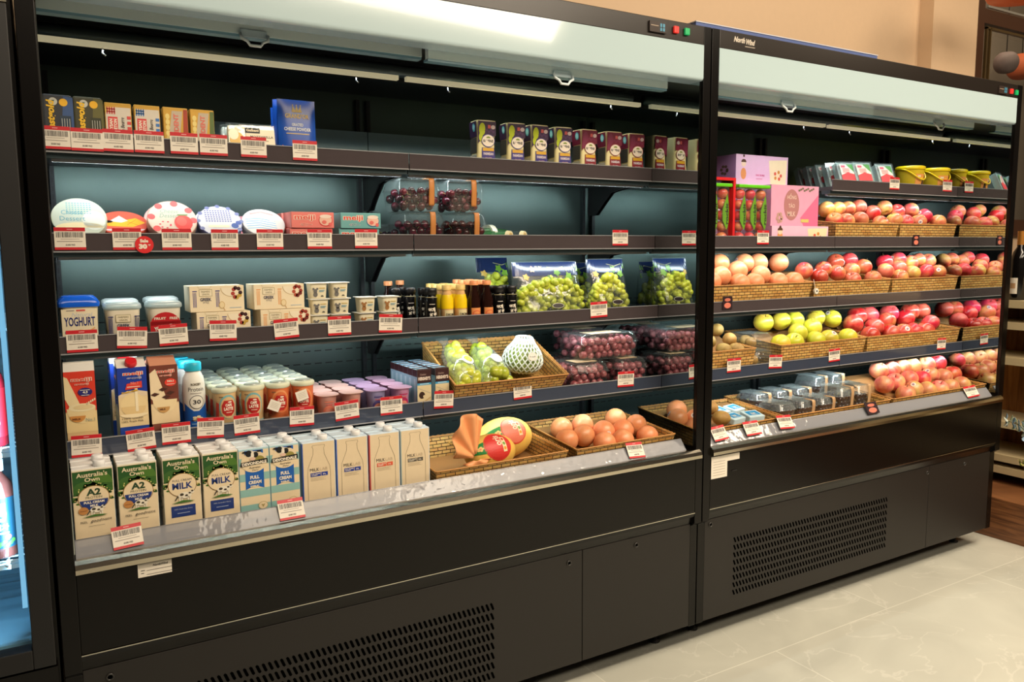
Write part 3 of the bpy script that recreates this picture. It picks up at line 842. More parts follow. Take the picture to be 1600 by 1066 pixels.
# mozzarella trays
for i, (u, yy, l) in enumerate(((394, .248, 'clear mozzarella tray with a black and cream label in front on the top shelf'), (384, .285, 'pale mozzarella tray standing behind the front mozzarella tray'))):
    g = thing('mozzarella_tray', l, 'cheese', (XY(u, 205, yy), yy, Z1 + .0075), (radians(-14), 0, radians(-4)))
    m_ = M(); m_.box(-.057, .057, 0, .026, 0, .072, C(226, 214, 176) if i == 0 else C(196, 206, 200)); m_.build('cheese_block', g, bevel=.006)
    m_ = M(); m_.box(-.062, .062, -.003, .030, -.0, .078, CLEAR); m_.build('tray', g, bevel=.006)
    if i == 0:
        a = Art(); a.ell(-.036, .03, .018, .022, C(222, 178, 90)); a.ell(-.044, .045, .012, .014, C(240, 230, 196), 2); a.rect(-.014, .008, .056, .060, C(232, 216, 184), 2)
        a.rect(-.016, .05, .020, .064, BLK, 3); a.text('Galbani', .002, .054, .007, C(220, 200, 160), 4, w=.03, bold=.03); a.text('MOZZARELLA', .024, .038, .006, DK, 3, w=.056, bold=.02); a.rect(-.008, .03, .04, .032, C(150, 130, 110), 3)
        m_ = M(); a.put(m_, face_front(-.0035)); m_.build('paper_label', g)


def pouch_mesh(w, h, d, mat_, waist=0.0, topw=1.0, n=14):
    m_ = M()
    def f(u, v, s):
        hw = w / 2 * (1 - waist * sin(pi * min(1, v * 1.25)) + (topw - 1) * v)
        t = d / 2 * max(0.03, (1 - v) ** .6) * (1 - (2 * u - 1) ** 4 * .8)
        return ((2 * u - 1) * hw, d / 2 - s * t, h * v)
    m_.grid(lambda u, v: f(u, v, 1), n, 12, mat_); m_.grid(lambda u, v: f(1 - u, v, -1), n, 12, mat_)
    return m_, f


def pouch_art(a, f, w, h):
    m_ = M(); a.put(m_, lambda x, z, L: (lambda p: (p[0], p[1] - OFF * L - .0006, p[2]))(f(min(1, max(0, x / w + .5)), min(1, max(0, z / h)), 1)), .008); return m_


BLUEB = C(24, 76, 168, .25)
for i, (u, yy, z, l) in enumerate(((466, .250, 0, 'shiny blue grated cheese bag with a gold crown, front one of the group'), (459, .285, .004, 'blue grated cheese bag directly behind the front blue bag'), (455, .318, -.012, 'blue grated cheese bag at the back of the group'))):
    g = thing('cheese_bag', l, 'bag', (XY(u, 200, yy), yy, Z1), (0, 0, 0))
    m_, f = pouch_mesh(.098, .150 + z, .03, BLUEB); m_.build('bag_film', g)
    if i == 0:
        a = Art(); gd = C(214, 184, 110)
        for s in (-1, 0, 1): a.poly([(s * .008 - .004, .122), (s * .008 + .004, .122), (s * .010, .136)], gd); a.ell(s * .010, .136, .0018, .0018, gd, 2, 8)
        a.rect(-.013, .118, .013, .1225, gd); a.text("GRAND'OR", 0, .102, .012, gd, 2, w=.062, bold=.03); a.text('GRATED', 0, .082, .008, C(200, 205, 215), 2, w=.03, bold=.04); a.text('CHEESE POWDER', 0, .070, .009, C(200, 205, 215), 2, w=.07, bold=.04)
        a.rect(-.03, .062, .03, .064, gd); a.half(.008, .008, .034, .020, C(226, 178, 70), 1, 0, 180); a.half(.012, .014, .02, .016, C(130, 160, 50), 2, 0, 180); a.poly([(-.045, .0), (-.02, .004), (-.04, .034)], C(216, 110, 90), 2)
        pouch_art(a, f, .098, .15).build('printed_design', g)

# grated parmesan pouches
cols = [('purple pouch with a yellow green corner', C(58, 36, 66), C(176, 190, 30), C(44, 34, 120)), ('maroon pouch', C(110, 24, 50), C(120, 40, 70), C(128, 18, 34))]
pos = [(757, 0, 'at the left end of the pouch row'), (803, 0, 'second of the pouch row'), (840, 0, 'third of the pouch row'), (877, 0, 'last purple one beside the maroon pouches'), (917, 1, 'first maroon one after the purple pouches'), (956, 1, 'middle one of the maroon pouches'), (991, 1, 'beside the mirrored side wall')]
protoP = {}
for u, k, l in pos:
    lab = cols[k][0].replace(' with a yellow green corner', '') + ', ' + l
    if k not in protoP:
        g = thing('cheese_pouch', lab, 'pouch'); w, h, d = .062, .138, .056
        prof = [(0, .86), (.004, .96), (.02, 1.0), (.05, .95), (.075, .93), (.10, .98), (.132, 1.06), (.138, 1.04)]
        m_ = M().loft([(z, w / 2 * s_, d / 2 * s_, 5) for z, s_ in prof], C(226, 214, 160, .3), 36, c=(0, d / 2)); m_.build('pouch_film', g)
        def sc_(z):
            for (z0, s0), (z1, s1) in zip(prof, prof[1:]):
                if z <= z1: return s0 + (s1 - s0) * (z - z0) / (z1 - z0)
            return 1.04
        a = Art(); b, y, s = cols[k][1:]
        a.rect(-.029, .094, .029, h - .003, b); a.poly([(-.029, .07), (-.010, .094), (-.029, .094)], b); a.ell(-.016, .112, .010, .018, y, 2); a.ell(-.020, .09, .006, .012, y, 2)
        a.rect(.002, .115, .011, .125, C(196, 90, 90), 3); a.ell(.019, .119, .007, .006, C(200, 180, 180), 3)
        for j in range(5): a.ell(-.008 + j * .007, .106 + .004 * (j % 2), .004, .004, y if k else C(80, 50, 90), 2, 8)
        a.ell(.004, .080, .022, .019, s, 3); a.ell(.004, .080, .020, .017, C(228, 216, 200), 4); a.text('RAVENS', .004, .075, .008, DK, 5, w=.032, bold=.04); a.half(.004, .087, .007, .005, C(120, 140, 50), 5, 0, 180)
        a.poly([(-.016, .06), (.024, .06), (.026, .024), (.018, .008), (-.010, .008), (-.018, .024)], s, 2); a.rect(-.014, .050, .022, .059, C(206, 158, 30), 4); a.text('PARMESAN', .004, .038, .008, C(214, 200, 210), 4, w=.032, bold=.04); a.text('GRATED', .004, .026, .006, C(190, 150, 160), 4, w=.022, bold=.03); a.rect(-.002, .014, .010, .020, C(160, 60, 80), 4)
        m_ = M(); a.put(m_, lambda x, z, L: (x, d / 2 - d / 2 * sc_(z) - .0006 - OFF * L, z), None)
        a = Art(); a.rect(-.024, .09, .024, h - .003, b); a.ell(.006, .118, .010, .012, C(90, 180, 190), 2); a.ell(.006, .118, .007, .008, C(160, 210, 210), 3); a.rect(-.024, .006, .022, .04, C(200, 196, 180), 2); a.rect(-.022, .045, .022, .088, C(70, 66, 60), 2)
        m_.build('printed_design', g); a.put(M(), lambda x, z, L: (-w / 2 * sc_(z) - .0006 - OFF * L, d / 2 - x, z), None).build('side_print', g); protoP[k] = g
    yy = .246
    place(protoP[k], (XY(u + 4, 220, yy), yy, Z1), (0, 0, radians(random.uniform(-6, 2))), lab)

# ---------- second shelf, dairy cabinet ----------
def cheese_round(label, u, v, rimc, topc, style, r=.060, tilt=48, yy=.30, zoff=0.0, th=.026):
    g = thing('round_cheese_box', label, 'cheese')
    m_ = M().loft([(0, r * .97, r * .97), (.003, r, r), (th - .003, r, r), (th, r * .98, r * .98)], rimc, 40); m_.build('box_body', g)
    a = Art(); a.ell(0, 0, r * .96, r * .96, topc, 1, 36)
    if style == 0:
        for i in range(9):
            for j in range(6): a.ell(-.024 + i * .006, .012 + j * .006, .0024, .0016, C(110, 170, 180), 2, 6)
        a.text('Cheese', -.014, .008, .013, C(90, 160, 176), 3, w=.045); a.text('Dessert', -.014, -.010, .013, C(90, 160, 176), 3, w=.052); a.half(.0, -.03, .05, .016, C(226, 214, 170), 2, 0, 180); a.ell(.03, -.008, .024, .028, C(214, 222, 214), 2)
    elif style == 1:
        a.poly([(-.04, -.004), (.03, .022), (.050, .0), (.02, -.02), (-.034, -.016)], C(240, 180, 60), 2); a.poly([(-.03, .006), (-.006, .032), (.012, .008), (-.004, .0)], C(232, 228, 218), 3); a.line([(.0, .012), (.034, -.014)], .0012, C(190, 110, 30), 4); a.line([(.03, .014), (.008, -.012)], .0012, C(190, 110, 30), 4); a.ell(-.034, .004, .012, .006, BLK, 4); a.half(0, -.03, .046, .012, C(216, 206, 214), 3, 180, 360)
    elif style == 2:
        for i in range(8): a.ell(.048 * cos(i * .8 + .6), .048 * sin(i * .8 + .6), .009, .009, C(224, 84, 84), 2, 10)
        a.text('Cheese', -.006, .018, .012, C(120, 160, 140), 3, w=.042, shear=.2); a.text('Dessert', -.006, .004, .012, C(120, 160, 140), 3, w=.046, shear=.2); a.ell(.024, -.012, .021, .024, C(218, 60, 52), 4, 18); a.ell(.020, -.008, .012, .014, C(228, 84, 70), 5); a.rect(.012, .010, .036, .014, C(90, 130, 60), 5)
        for i in range(7): a.ell(-.018 + .012 * cos(i), -.018 + .010 * sin(i), .0028, .002, C(206, 60, 80), 4, 6)
    elif style == 3:
        for i in range(10):
            for j in range(6): a.ell(-.032 + i * .0065, .0 + j * .0072, .0026, .0022, C(90, 92, 150), 2, 6)
        for i in range(12): a.ell(.052 * cos(i * .52), .052 * sin(i * .52), .006, .006, C(110, 116, 160), 2, 8)
        a.rect(-.03, -.022, .02, -.014, C(214, 206, 176), 3); a.ell(.034, -.016, .009, .009, C(60, 84, 150), 4); a.ell(.044, -.006, .007, .007, C(70, 90, 160), 4)
    else:
        a.line([(-.03, .034), (.0, .042), (.03, .03)], .006, C(236, 160, 160), 2)
        for j in range(5): a.line([(-.045, .012 - j * .009), (-.01, .016 - j * .009), (.03, .004 - j * .009)], .0025, C(120, 176, 214), 2)
        a.ell(.026, .014, .012, .01, C(236, 210, 206), 3)
    m_ = M(); a.put(m_, lambda x, y, L: (x, y, th + OFF * L)); m_.build('printed_lid', g)
    t = radians(tilt)
    p = onY(u, v, yy)
    g.location = (max(p.x, .0245 + r), yy + th * sin(t) * .5, Z2 + r * sin(t) + .001 + zoff); g.rotation_euler = (t, 0, 0)
    return g


cheese_round('round cheese box with teal lettering at the left end of the second shelf', 118.5, 350, C(190, 200, 180), C(188, 200, 186), 0, .0585, 54)
cheese_round('flatter round cheese box with a mango picture and salmon rim', 192, 352, C(206, 84, 66), C(222, 96, 78), 1, .0565, 33, .335)
cheese_round('round cheese box with a big strawberry, front one', 269, 350, C(206, 170, 150), C(206, 192, 176), 2, .0575, 54)
cheese_round('round pink cheese box leaning behind the strawberry cheese box', 262, 350, C(226, 160, 160), C(230, 180, 176), 4, .057, 52, .385)
cheese_round('round cheese box with blueberries and purple lettering', 343, 352, C(110, 116, 160), C(196, 196, 202), 3, .0545, 48)
cheese_round('round violet cheese box leaning behind the blueberry cheese box', 336, 352, C(170, 170, 200), C(214, 214, 226), 4, .054, 46, .385)
cheese_round('white round cheese box with faint blue and pink lettering', 411, 354, C(206, 204, 204), C(214, 212, 210), 4, .0550, 42)


def flat_meiji(label, tone, dark):
    w, h, d = .115, .042, .075; a = Art()
    a.rect(-w / 2 + .001, .001, w / 2 - .001, h - .001, tone)
    outlined(a, 'meiji', -.022, .018, .017, C(226, 56, 40), WHT, 2, w=.054); outlined(a, 'ゼリー', -.018, .006, .007, dark, WHT, 2, w=.03)
    a.ell(.034, .02, .019, .016, dark, 2); a.ell(.034, .021, .017, .014, C(236, 190, 170), 3); a.ell(.034, .031, .016, .005, C(240, 220, 206), 4); a.ell(.030, .016, .006, .005, C(224, 110, 100), 5); a.ell(.046, .010, .005, .005, C(226, 100, 96), 5)
    return carton('dessert_box', label, 'box', w, h, d, tone, a, bevel=.0015)


pk = flat_meiji('x', C(232, 128, 120), C(210, 60, 60)); tl = flat_meiji('x', C(110, 172, 172), C(46, 110, 150))
for kind, nm, u, cs in ((pk, 'pink', 489, 1), (tl, 'teal', 564, 2)):
    for (dx, yy, lv, l) in ((.0, .246, 1, 'on top of the front stack'), (-.004, .25, 0, 'at the bottom of the front stack'), (-.002, .335, 1, 'on top of the stack behind'), (.0, .338, 0, 'at the bottom of the stack behind')):
        place(kind, (XY(u, 345, .246) + dx, yy, Z2 + lv * .0425), (0, 0, radians(0.8 * lv)), 'flat ' + nm + ' dessert box ' + l + ' of ' + nm + ' boxes')
for i, (dx, l) in enumerate(((-.075, 'nearest the pink stacks'), (-.110, 'further left behind the white cheese box'))):
    g = thing('jelly_cup', 'pale pink jelly cup lying sideways, the one ' + l, 'cup', (XY(450, 345, .36) + dx * 2.0 + .06, .475, Z2 + .036), (radians(80), 0, radians(-25)))
    m_ = M().loft([(0, .022, .022), (.05, .030, .030), (.052, .034, .034)], mat((236, 180, 176), .3), 20); m_.build('cup_body', g)
    m_ = M().loft([(.052, .034, .034), (.0535, .034, .034)], mat((226, 150, 160), .3), 20); m_.build('foil_lid', g)

CHER = fruit_mat('cherry', (66, 10, 22), (34, 8, 14), (110, 22, 40), 12, .12, .015, False)
REDG = fruit_mat('red_grape', (146, 66, 82), (178, 104, 112), (112, 42, 60), 12, .22, .02, False)
GRNG = fruit_mat('green_grape', (182, 192, 50), (206, 208, 84), (162, 178, 48), 14, .16, .015, False)
BLUEG = fruit_mat('black_grape', (30, 18, 30), (52, 30, 44), (20, 14, 22), 14, .15, .02, False)
STEM = mat((150, 140, 80), .6)


def heap(w, d, h, r, m, seed, nl=3, stems=0, oval=1.0):
    """fruit packed in layers inside a box w x d x h centred on x, from y=0"""
    rr = random.Random(seed); m_ = M(); z = r * oval
    for k in range(nl):
        nx = max(1, int((w - .2 * r) / (2.0 * r))); ny = max(1, int(d / (1.9 * r)))
        for i in range(nx):
            for j in range(ny):
                x = -w / 2 + r + (w - 2 * r) * (i + (.5 if (j + k) % 2 else 0)) / max(1, nx - .5) + rr.uniform(-.2, .2) * r
                x = max(-w / 2 + r, min(w / 2 - r, x)); y = r + (d - 2 * r) * j / max(1, ny - 1) + rr.uniform(-.2, .2) * r
                if 0 < k < nl and 0 < j < ny - 1 and 0 < i < nx - 1 and k < nl - 1: continue
                m_.ball((x, y, z + rr.uniform(-.25, .25) * r), r * rr.uniform(.88, 1.06), m, 10, 7, oval, (rr.uniform(-.5, .5), rr.uniform(-.5, .5), 1))
        z += r * 1.55 * oval
    s = M()
    for i in range(stems):
        x = rr.uniform(-w * .4, w * .4); y = rr.uniform(0.01, d * .6)
        s.tube([(x, y, h * .35), (x + rr.uniform(-.02, .02), y, h * .7), (x + rr.uniform(-.03, .03), y + .01, h * .9)], .0011, STEM, 5)
    return m_, s


def clamshell(label, w, d, h, fm, r, seed, strap=None, paper=False, stems=6, nl=3, name='fruit_clamshell', oval=1.0, cat='fruit pack', fill=.66, CL=None):
    CLEAR = CL or globals()['CLEAR']
    g = thing(name, label, cat)
    hl = h * .62
    m_ = M().loft([(0, w / 2 - .008, d / 2 - .008, 6), (.004, w / 2 - .005, d / 2 - .005, 6), (hl, w / 2 - .001, d / 2 - .001, 6), (hl + .001, w / 2 + .003, d / 2 + .003, 6)], CLEAR, 36, cap1=False, c=(0, d / 2)); m_.build('tub', g)
    m_ = M().loft([(hl + .0012, w / 2 + .003, d / 2 + .003, 6), (hl + .003, w / 2, d / 2, 6), (h - .006, w / 2 - .006, d / 2 - .006, 5), (h, w / 2 - .012, d / 2 - .012, 5)], CLEAR, 36, cap0=False, c=(0, d / 2))
    for i in range(7): x = -w / 2 + .018 + i * (w - .036) / 6; m_.box(x - .003, x + .003, .002, d - .002, h * .99, h + .002, CLEAR)
    m_.build('lid', g)
    m_, s = heap(w - .018, d - .016, h * fill, r, fm, seed, nl, stems, oval)
    m_.xf(Matrix.Translation((0, .008, .004))); s.xf(Matrix.Translation((0, .008, .004)))
    m_.build('fruit', g)
    if stems: s.build('stems', g)
    if strap:
        t = M(); x = strap[0]
        t.grid(lambda u, v: (x + (u - .5) * .017 + .010 * (1 - v) ** 2 * 0, -.0012 - .0035 * (1 - abs(2 * v - 1)) if v < .75 else (v - .75) * .16, h * .18 + (h * .84) * min(1, v / .75) if v < .75 else h + .0022), 3, 16, C(190, 124, 62) if CL is None else C(196, 158, 116))
        t.build('paper_strap', g, solid=.0006)
    if paper:
        t = M(); t.box(-w * .28, w * .22, d * .15, d * .6, h + .0022, h + .0028, C(220, 196, 160)); t.build('paper_label', g)
    return g


def put(g, u, v, yy, z, rz=0):
    g.location = (XY(u, v, yy), yy, z); g.rotation_euler = (0, 0, radians(rz)); return g


put(clamshell('upper cherry clamshell standing on the nearer pair, with a kraft strap', XY(696, 330, .245) - XY(622, 330, .245) - .006, .13, .091, CHER, .0125, 1, (.030,)), 659, 305, .245, Z2 + .0925, 2)
put(clamshell('upper cherry clamshell further right, resting on the lower one', XY(763, 330, .245) - XY(698, 330, .245) - .006, .13, .091, CHER, .0125, 2, (.020,)), 730.5, 305, .245, Z2 + .0925, 1)
put(clamshell('lower cherry clamshell beneath the left upper cherry clamshell', XY(702, 330, .245) - XY(628, 330, .245) - .006, .13, .089, CHER, .0125, 3, (.022,)), 665, 350, .243, Z2)
put(clamshell('lower cherry clamshell beneath the right upper cherry clamshell', XY(768, 330, .245) - XY(704, 330, .245) - .006, .13, .089, CHER, .0125, 4, (.018,)), 736, 350, .243, Z2)
put(clamshell('dark berry clamshell between the teal boxes and the cherry clamshells', .085, .12, .058, BLUEG, .010, 5, nl=2), 610, 350, .385, Z2)
for i, (u, v, l) in enumerate(((798, 359, 'nearer the cherry clamshells'), (820, 359, 'further from the cherry clamshells'))):
    p = onY(u, v, .25 + .01 * i)
    g = thing('small_glass_jar', 'small glass jar with a cream lid lying on its side, ' + l, 'jar', (p.x, .25 + .01 * i, Z2 + .0142 * 1.45), (radians(-90), 0, radians(34))); g.scale = (1.45, 1.45, 1.45)
    m_ = M().loft([(.006, .0125, .0125), (.05, .0125, .0125), (.062, .008, .008), (.09, .007, .007)], CLEAR, 18); m_.build('jar_body', g)
    m_ = M().loft([(0, .013, .013), (.008, .0138, .0138)], C(226, 214, 170), 20); m_.loft([(-.0004, .009, .009), (0, .009, .009)], C(190, 160, 90), 16); m_.build('lid', g)
    m_ = M().loft([(.04, .0132, .0132), (.085, .010, .010)], C(50, 110, 60), 16); m_.build('green_wrap', g)
g = thing('green_bunch', 'dark green wrapped bunch behind the two small glass jars', 'vegetable', (XY(768, 350, .43), .43, Z2 + .034), (0, 0, radians(20))); g.scale = (1.5, 1.5, 1.6)
m_ = M()
for i in range(9): m_.tube([(-.05, (i % 3) * .008, (i // 3) * .008 - .012), (0, (i % 3) * .009, (i // 3) * .009 - .011), (.05, (i % 3) * .006, (i // 3) * .007 - .010)], .0055, C(40, 86 + 6 * (i % 3), 44), 7)
m_.build('leaves', g); m_ = M(); m_.loft([(-.008, .02, .02), (.008, .02, .02)], C(220, 220, 200), 16); m_.xf(Matrix.Translation((0, .008, -.001)) @ Matrix.Rotation(pi / 2, 4, 'Y')); m_.build('paper_band', g)

# ---------- third shelf, dairy cabinet ----------
def tub(label, w, h, front, lidm, bodym, tall_lid=False, taper=.86, d=None, lidh=.014):
    g = thing('yoghurt_tub', label, 'yoghurt tub'); d = d or w
    hw = w / 2
    rings = [(0, hw * taper - .003, hw * taper - .003, 5), (.003, hw * taper, hw * taper, 5), (h - lidh, hw - .002, hw - .002, 5)]
    m_ = M().loft(rings, bodym, 40, c=(0, hw)); m_.build('tub_body', g)
    if tall_lid: R = [(h - .024, hw + .001, hw + .001, 6), (h - .015, hw + .002, hw + .002, 6), (h - .006, hw - .003, hw - .003, 6), (h, hw - .010, hw - .010, 6)]
    else: R = [(h - lidh, hw, hw, 5), (h - lidh + .003, hw + .002, hw + .002, 5), (h - .003, hw + .001, hw + .001, 5), (h, hw - .002, hw - .002, 5)]
    m_ = M().loft(R, lidm, 40, c=(0, hw))
    if not tall_lid: m_.loft([(h, hw * .86, hw * .86, 4), (h + .002, hw * .84, hw * .84, 4)], lidm, 32, c=(0, hw))
    m_.build('lid', g)
    if front:
        m_ = M(); hh = h - lidh
        front.put(m_, lambda x, z, L: (x, hw - (hw * taper + hw * (1 - taper) * z / hh - .002 * z / hh) - .0006 - OFF * L, z)); m_.build('printed_design', g)
    return g


a = Art(); a.rect(-.036, .004, .036, .083, C(232, 220, 190)); a.text('Natural', .004, .066, .009, C(190, 196, 206), 2, w=.04, shear=.3); a.text('YOGHURT', 0, .044, .021, NAVY, 3, w=.062, bold=.02)
a.ell(0, .022, .016, .014, C(200, 170, 110), 2); a.ell(0, .022, .0145, .0125, C(236, 220, 186), 3); a.line([(.012, .028), (.03, .040)], .003, C(226, 180, 120), 4); a.ell(-.027, .03, .004, .005, C(90, 84, 110), 2); a.rect(-.026, .079, -.01, .0805, C(90, 80, 100), 2); a.rect(-.006, .078, .012, .082, C(206, 90, 80), 2)
put(tub('square yoghurt tub with a bright blue lid at the left end of the third shelf', .084, .112, a, mat((20, 92, 214), .18), C(232, 220, 190), True, .86), 124, 490, .213, Z3)


def greek(a, s=1.0, dy=0, cols=None):
    cn = cols or C(44, 48, 104)
    for x in (-.032 * s, .024 * s):
        for j in range(3): a.rect(x + j * .0032 * s, dy + .008 * s, x + (j * .0032 + .0016) * s, dy + .046 * s, cn, 2)
        a.rect(x - .001 * s, dy + .048 * s, x + .010 * s, dy + .0505 * s, cn, 2)
    a.rect(-.017 * s, dy + .036 * s, .015 * s, dy + .054 * s, C(150, 140, 90), 2); a.rect(-.016 * s, dy + .037 * s, .014 * s, dy + .053 * s, C(236, 224, 196), 3)
    a.text('FARMERS', -.001 * s, dy + .046 * s, .0045 * s, C(120, 110, 70), 4, w=.022 * s); a.text('UNION', -.001 * s, dy + .0392 * s, .0045 * s, C(120, 110, 70), 4, w=.017 * s)
    a.text('GREEK', -.001 * s, dy + .024 * s, .0085 * s, C(50, 56, 90), 4, w=.027 * s, bold=.02); a.text('STYLE', -.001 * s, dy + .018 * s, .004 * s, C(90, 90, 110), 4, w=.014 * s)


LIDG = clear_mat('tub_lid', (0.75, 0.9, 0.92), .5, .12, .45, (0.75, 0.86, 0.88))
a = Art(); greek(a, 1.0, .012); put(tub('round cornered greek yoghurt tub with a pale lid, front one beside the blue lidded tub', .078, .092, a, LIDG, C(232, 222, 200), False, .82), 193, 490, .213, Z3)
put(tub('greek yoghurt tub standing behind the front greek yoghurt tub', .078, .096, None, LIDG, C(222, 220, 206), False, .82), 190, 490, .296, Z3)
a = Art(); a.half(0, .036, .034, .032, C(190, 24, 34), 2, 0, 180); a.rect(-.034, .030, .034, .046, C(190, 24, 34), 2); a.poly([(-.034, .03), (.0, .03), (-.034, .008)], C(190, 24, 34), 2); a.text('FRUIT', -.012, .050, .006, WHT, 3, w=.026, bold=.03); a.text('FREE', .018, .050, .006, WHT, 3, w=.018, bold=.03); a.ell(.012, .028, .02, .008, C(226, 214, 196), 4)
a.text('YOGHURT', -.006, .026, .010, C(236, 226, 214), 5, w=.04, bold=.05, rot=10); a.text('NATURAL', -.002, .012, .007, C(190, 24, 34), 5, w=.034, bold=.05, rot=6)
put(tub('yoghurt tub with a big red patch and a pale lid, front one', .077, .092, a, LIDG, C(230, 222, 204), False, .82), 258.5, 490, .213, Z3)
put(tub('yoghurt tub with a pale lid standing behind the red patched tub', .077, .098, None, LIDG, C(210, 214, 206), False, .82), 255, 490, .295, Z3)


def farmers(label, cc, topping):
    w, h, d = .128, .0635, .085; a = Art(); a.rect(-w / 2 + .0008, .0008, w / 2 - .0008, h - .0008, C(236, 220, 188))
    A2 = Art(); greek(A2, .95, .004, cc); a.p += [([(x - .026, y) for x, y in p], c, L) for p, c, L in A2.p]
    a.poly([(-.046, h), (-.012, h), (-.017, h - .007), (-.042, h - .007)], C(222, 204, 168), 2); a.poly([(-.044, h), (-.014, h), (-.018, h - .006), (-.041, h - .006)], C(236, 222, 192), 3)
    a.half(.034, h - .006, .026, .022, C(206, 178, 130), 2, 180, 360); a.half(.034, h - .006, .0245, .0205, C(238, 226, 200), 3, 180, 360)
    for i in range(8): a.ell(.046 + .010 * cos(i * 2.4) * .9, h - .018 + .012 * sin(i * 2.4), .005, .005, topping[i % 3], 4, 8)
    a.ell(.010, .016, .007, .009, C(206, 172, 110), 4); a.ell(.010, .016, .0055, .0075, C(232, 212, 170), 5); a.line([(.013, .010), (.017, .002)], .0016, C(200, 160, 100), 4); a.rect(.028, .008, .056, .0095, C(170, 190, 206), 4)
    return carton('yoghurt_multipack', label, 'box', w, h, d, C(234, 220, 190), a, bevel=.001)


fa = farmers('x', C(60, 54, 130), (C(60, 24, 30), C(170, 60, 50), C(196, 160, 70))); fb = farmers('x', C(232, 160, 90), (C(150, 50, 36), C(180, 74, 50), C(120, 36, 30)))
for pr_, u, yy, lv, l in ((fa, 340, .210, 1, 'yoghurt multipack with navy columns and dark berries, upper one'), (fa, 349, .206, 0, 'yoghurt multipack with navy columns and dark berries, lower one'),
                          (fb, 437, .210, 1, 'yoghurt multipack with orange columns and figs, upper one'), (fb, 446, .206, 0, 'yoghurt multipack with orange columns and figs, lower one')):
    place(pr_, (XY(u, 475, yy), yy, Z3 + lv * .0642), (0, 0, 0), l)


def small_cup(animal):
    g = thing('small_yoghurt_cup', 'x', 'yoghurt cup'); w, h = .052, .042
    m_ = M().loft([(0, .020, .020, 5), (.002, .021, .021, 5), (h - .002, .0235, .0235, 6)], C(236, 226, 196), 28, c=(0, .026)); m_.build('cup_body', g)
    m_ = M().loft([(h - .002, .0275, .0275, 9), (h, .0275, .0275, 9)], C(232, 232, 226), 28, c=(0, .026)); m_.build('foil_lid', g)
    a = Art(); a.ell(-.010, .020, .005, .006, animal, 2, 10); a.ell(-.010, .011, .006, .007, animal, 2, 10); a.ell(-.015, .026, .003, .003, animal, 2, 8); a.ell(-.005, .026, .003, .003, animal, 2, 8)
    a.rect(.0, .027, .016, .029, C(210, 186, 110), 2); a.rect(.0, .021, .015, .0225, C(120, 170, 190), 2); a.rect(.0, .018, .012, .0195, C(120, 170, 190), 2); a.half(.008, .005, .004, .004, C(90, 90, 80), 2, 0, 180)
    m_ = M(); a.put(m_, lambda x, z, L: (x, .026 - .021 - .0025 * z / h - .0006 - OFF * L, z)); m_.build('printed_design', g); return g


cu1 = small_cup(C(110, 108, 106)); cu2 = small_cup(C(160, 110, 60))
TR = ['at the bottom', 'in the middle', 'at the top']
for pr_, us, n, nm, rows in ((cu1, (500, 533), 3, 'grey koala', ('nearer the multipacks', 'away from the multipacks')), (cu2, (574, 610), 2, 'brown bear', ('nearer the koala cups', 'beside the capped bottles'))):
    for i, u in enumerate(us):
        for t in range(n):
            yy = .232; place(pr_, (XY(u, 480, yy) + (t % 2) * .002, yy, Z3 + t * .0425 + .0002), (0, 0, radians(random.uniform(-3, 3))),
                             'small ' + nm + ' cup, ' + (TR[t] if n == 3 else ('beneath', 'on top')[t]) + ' of the stack ' + rows[i])


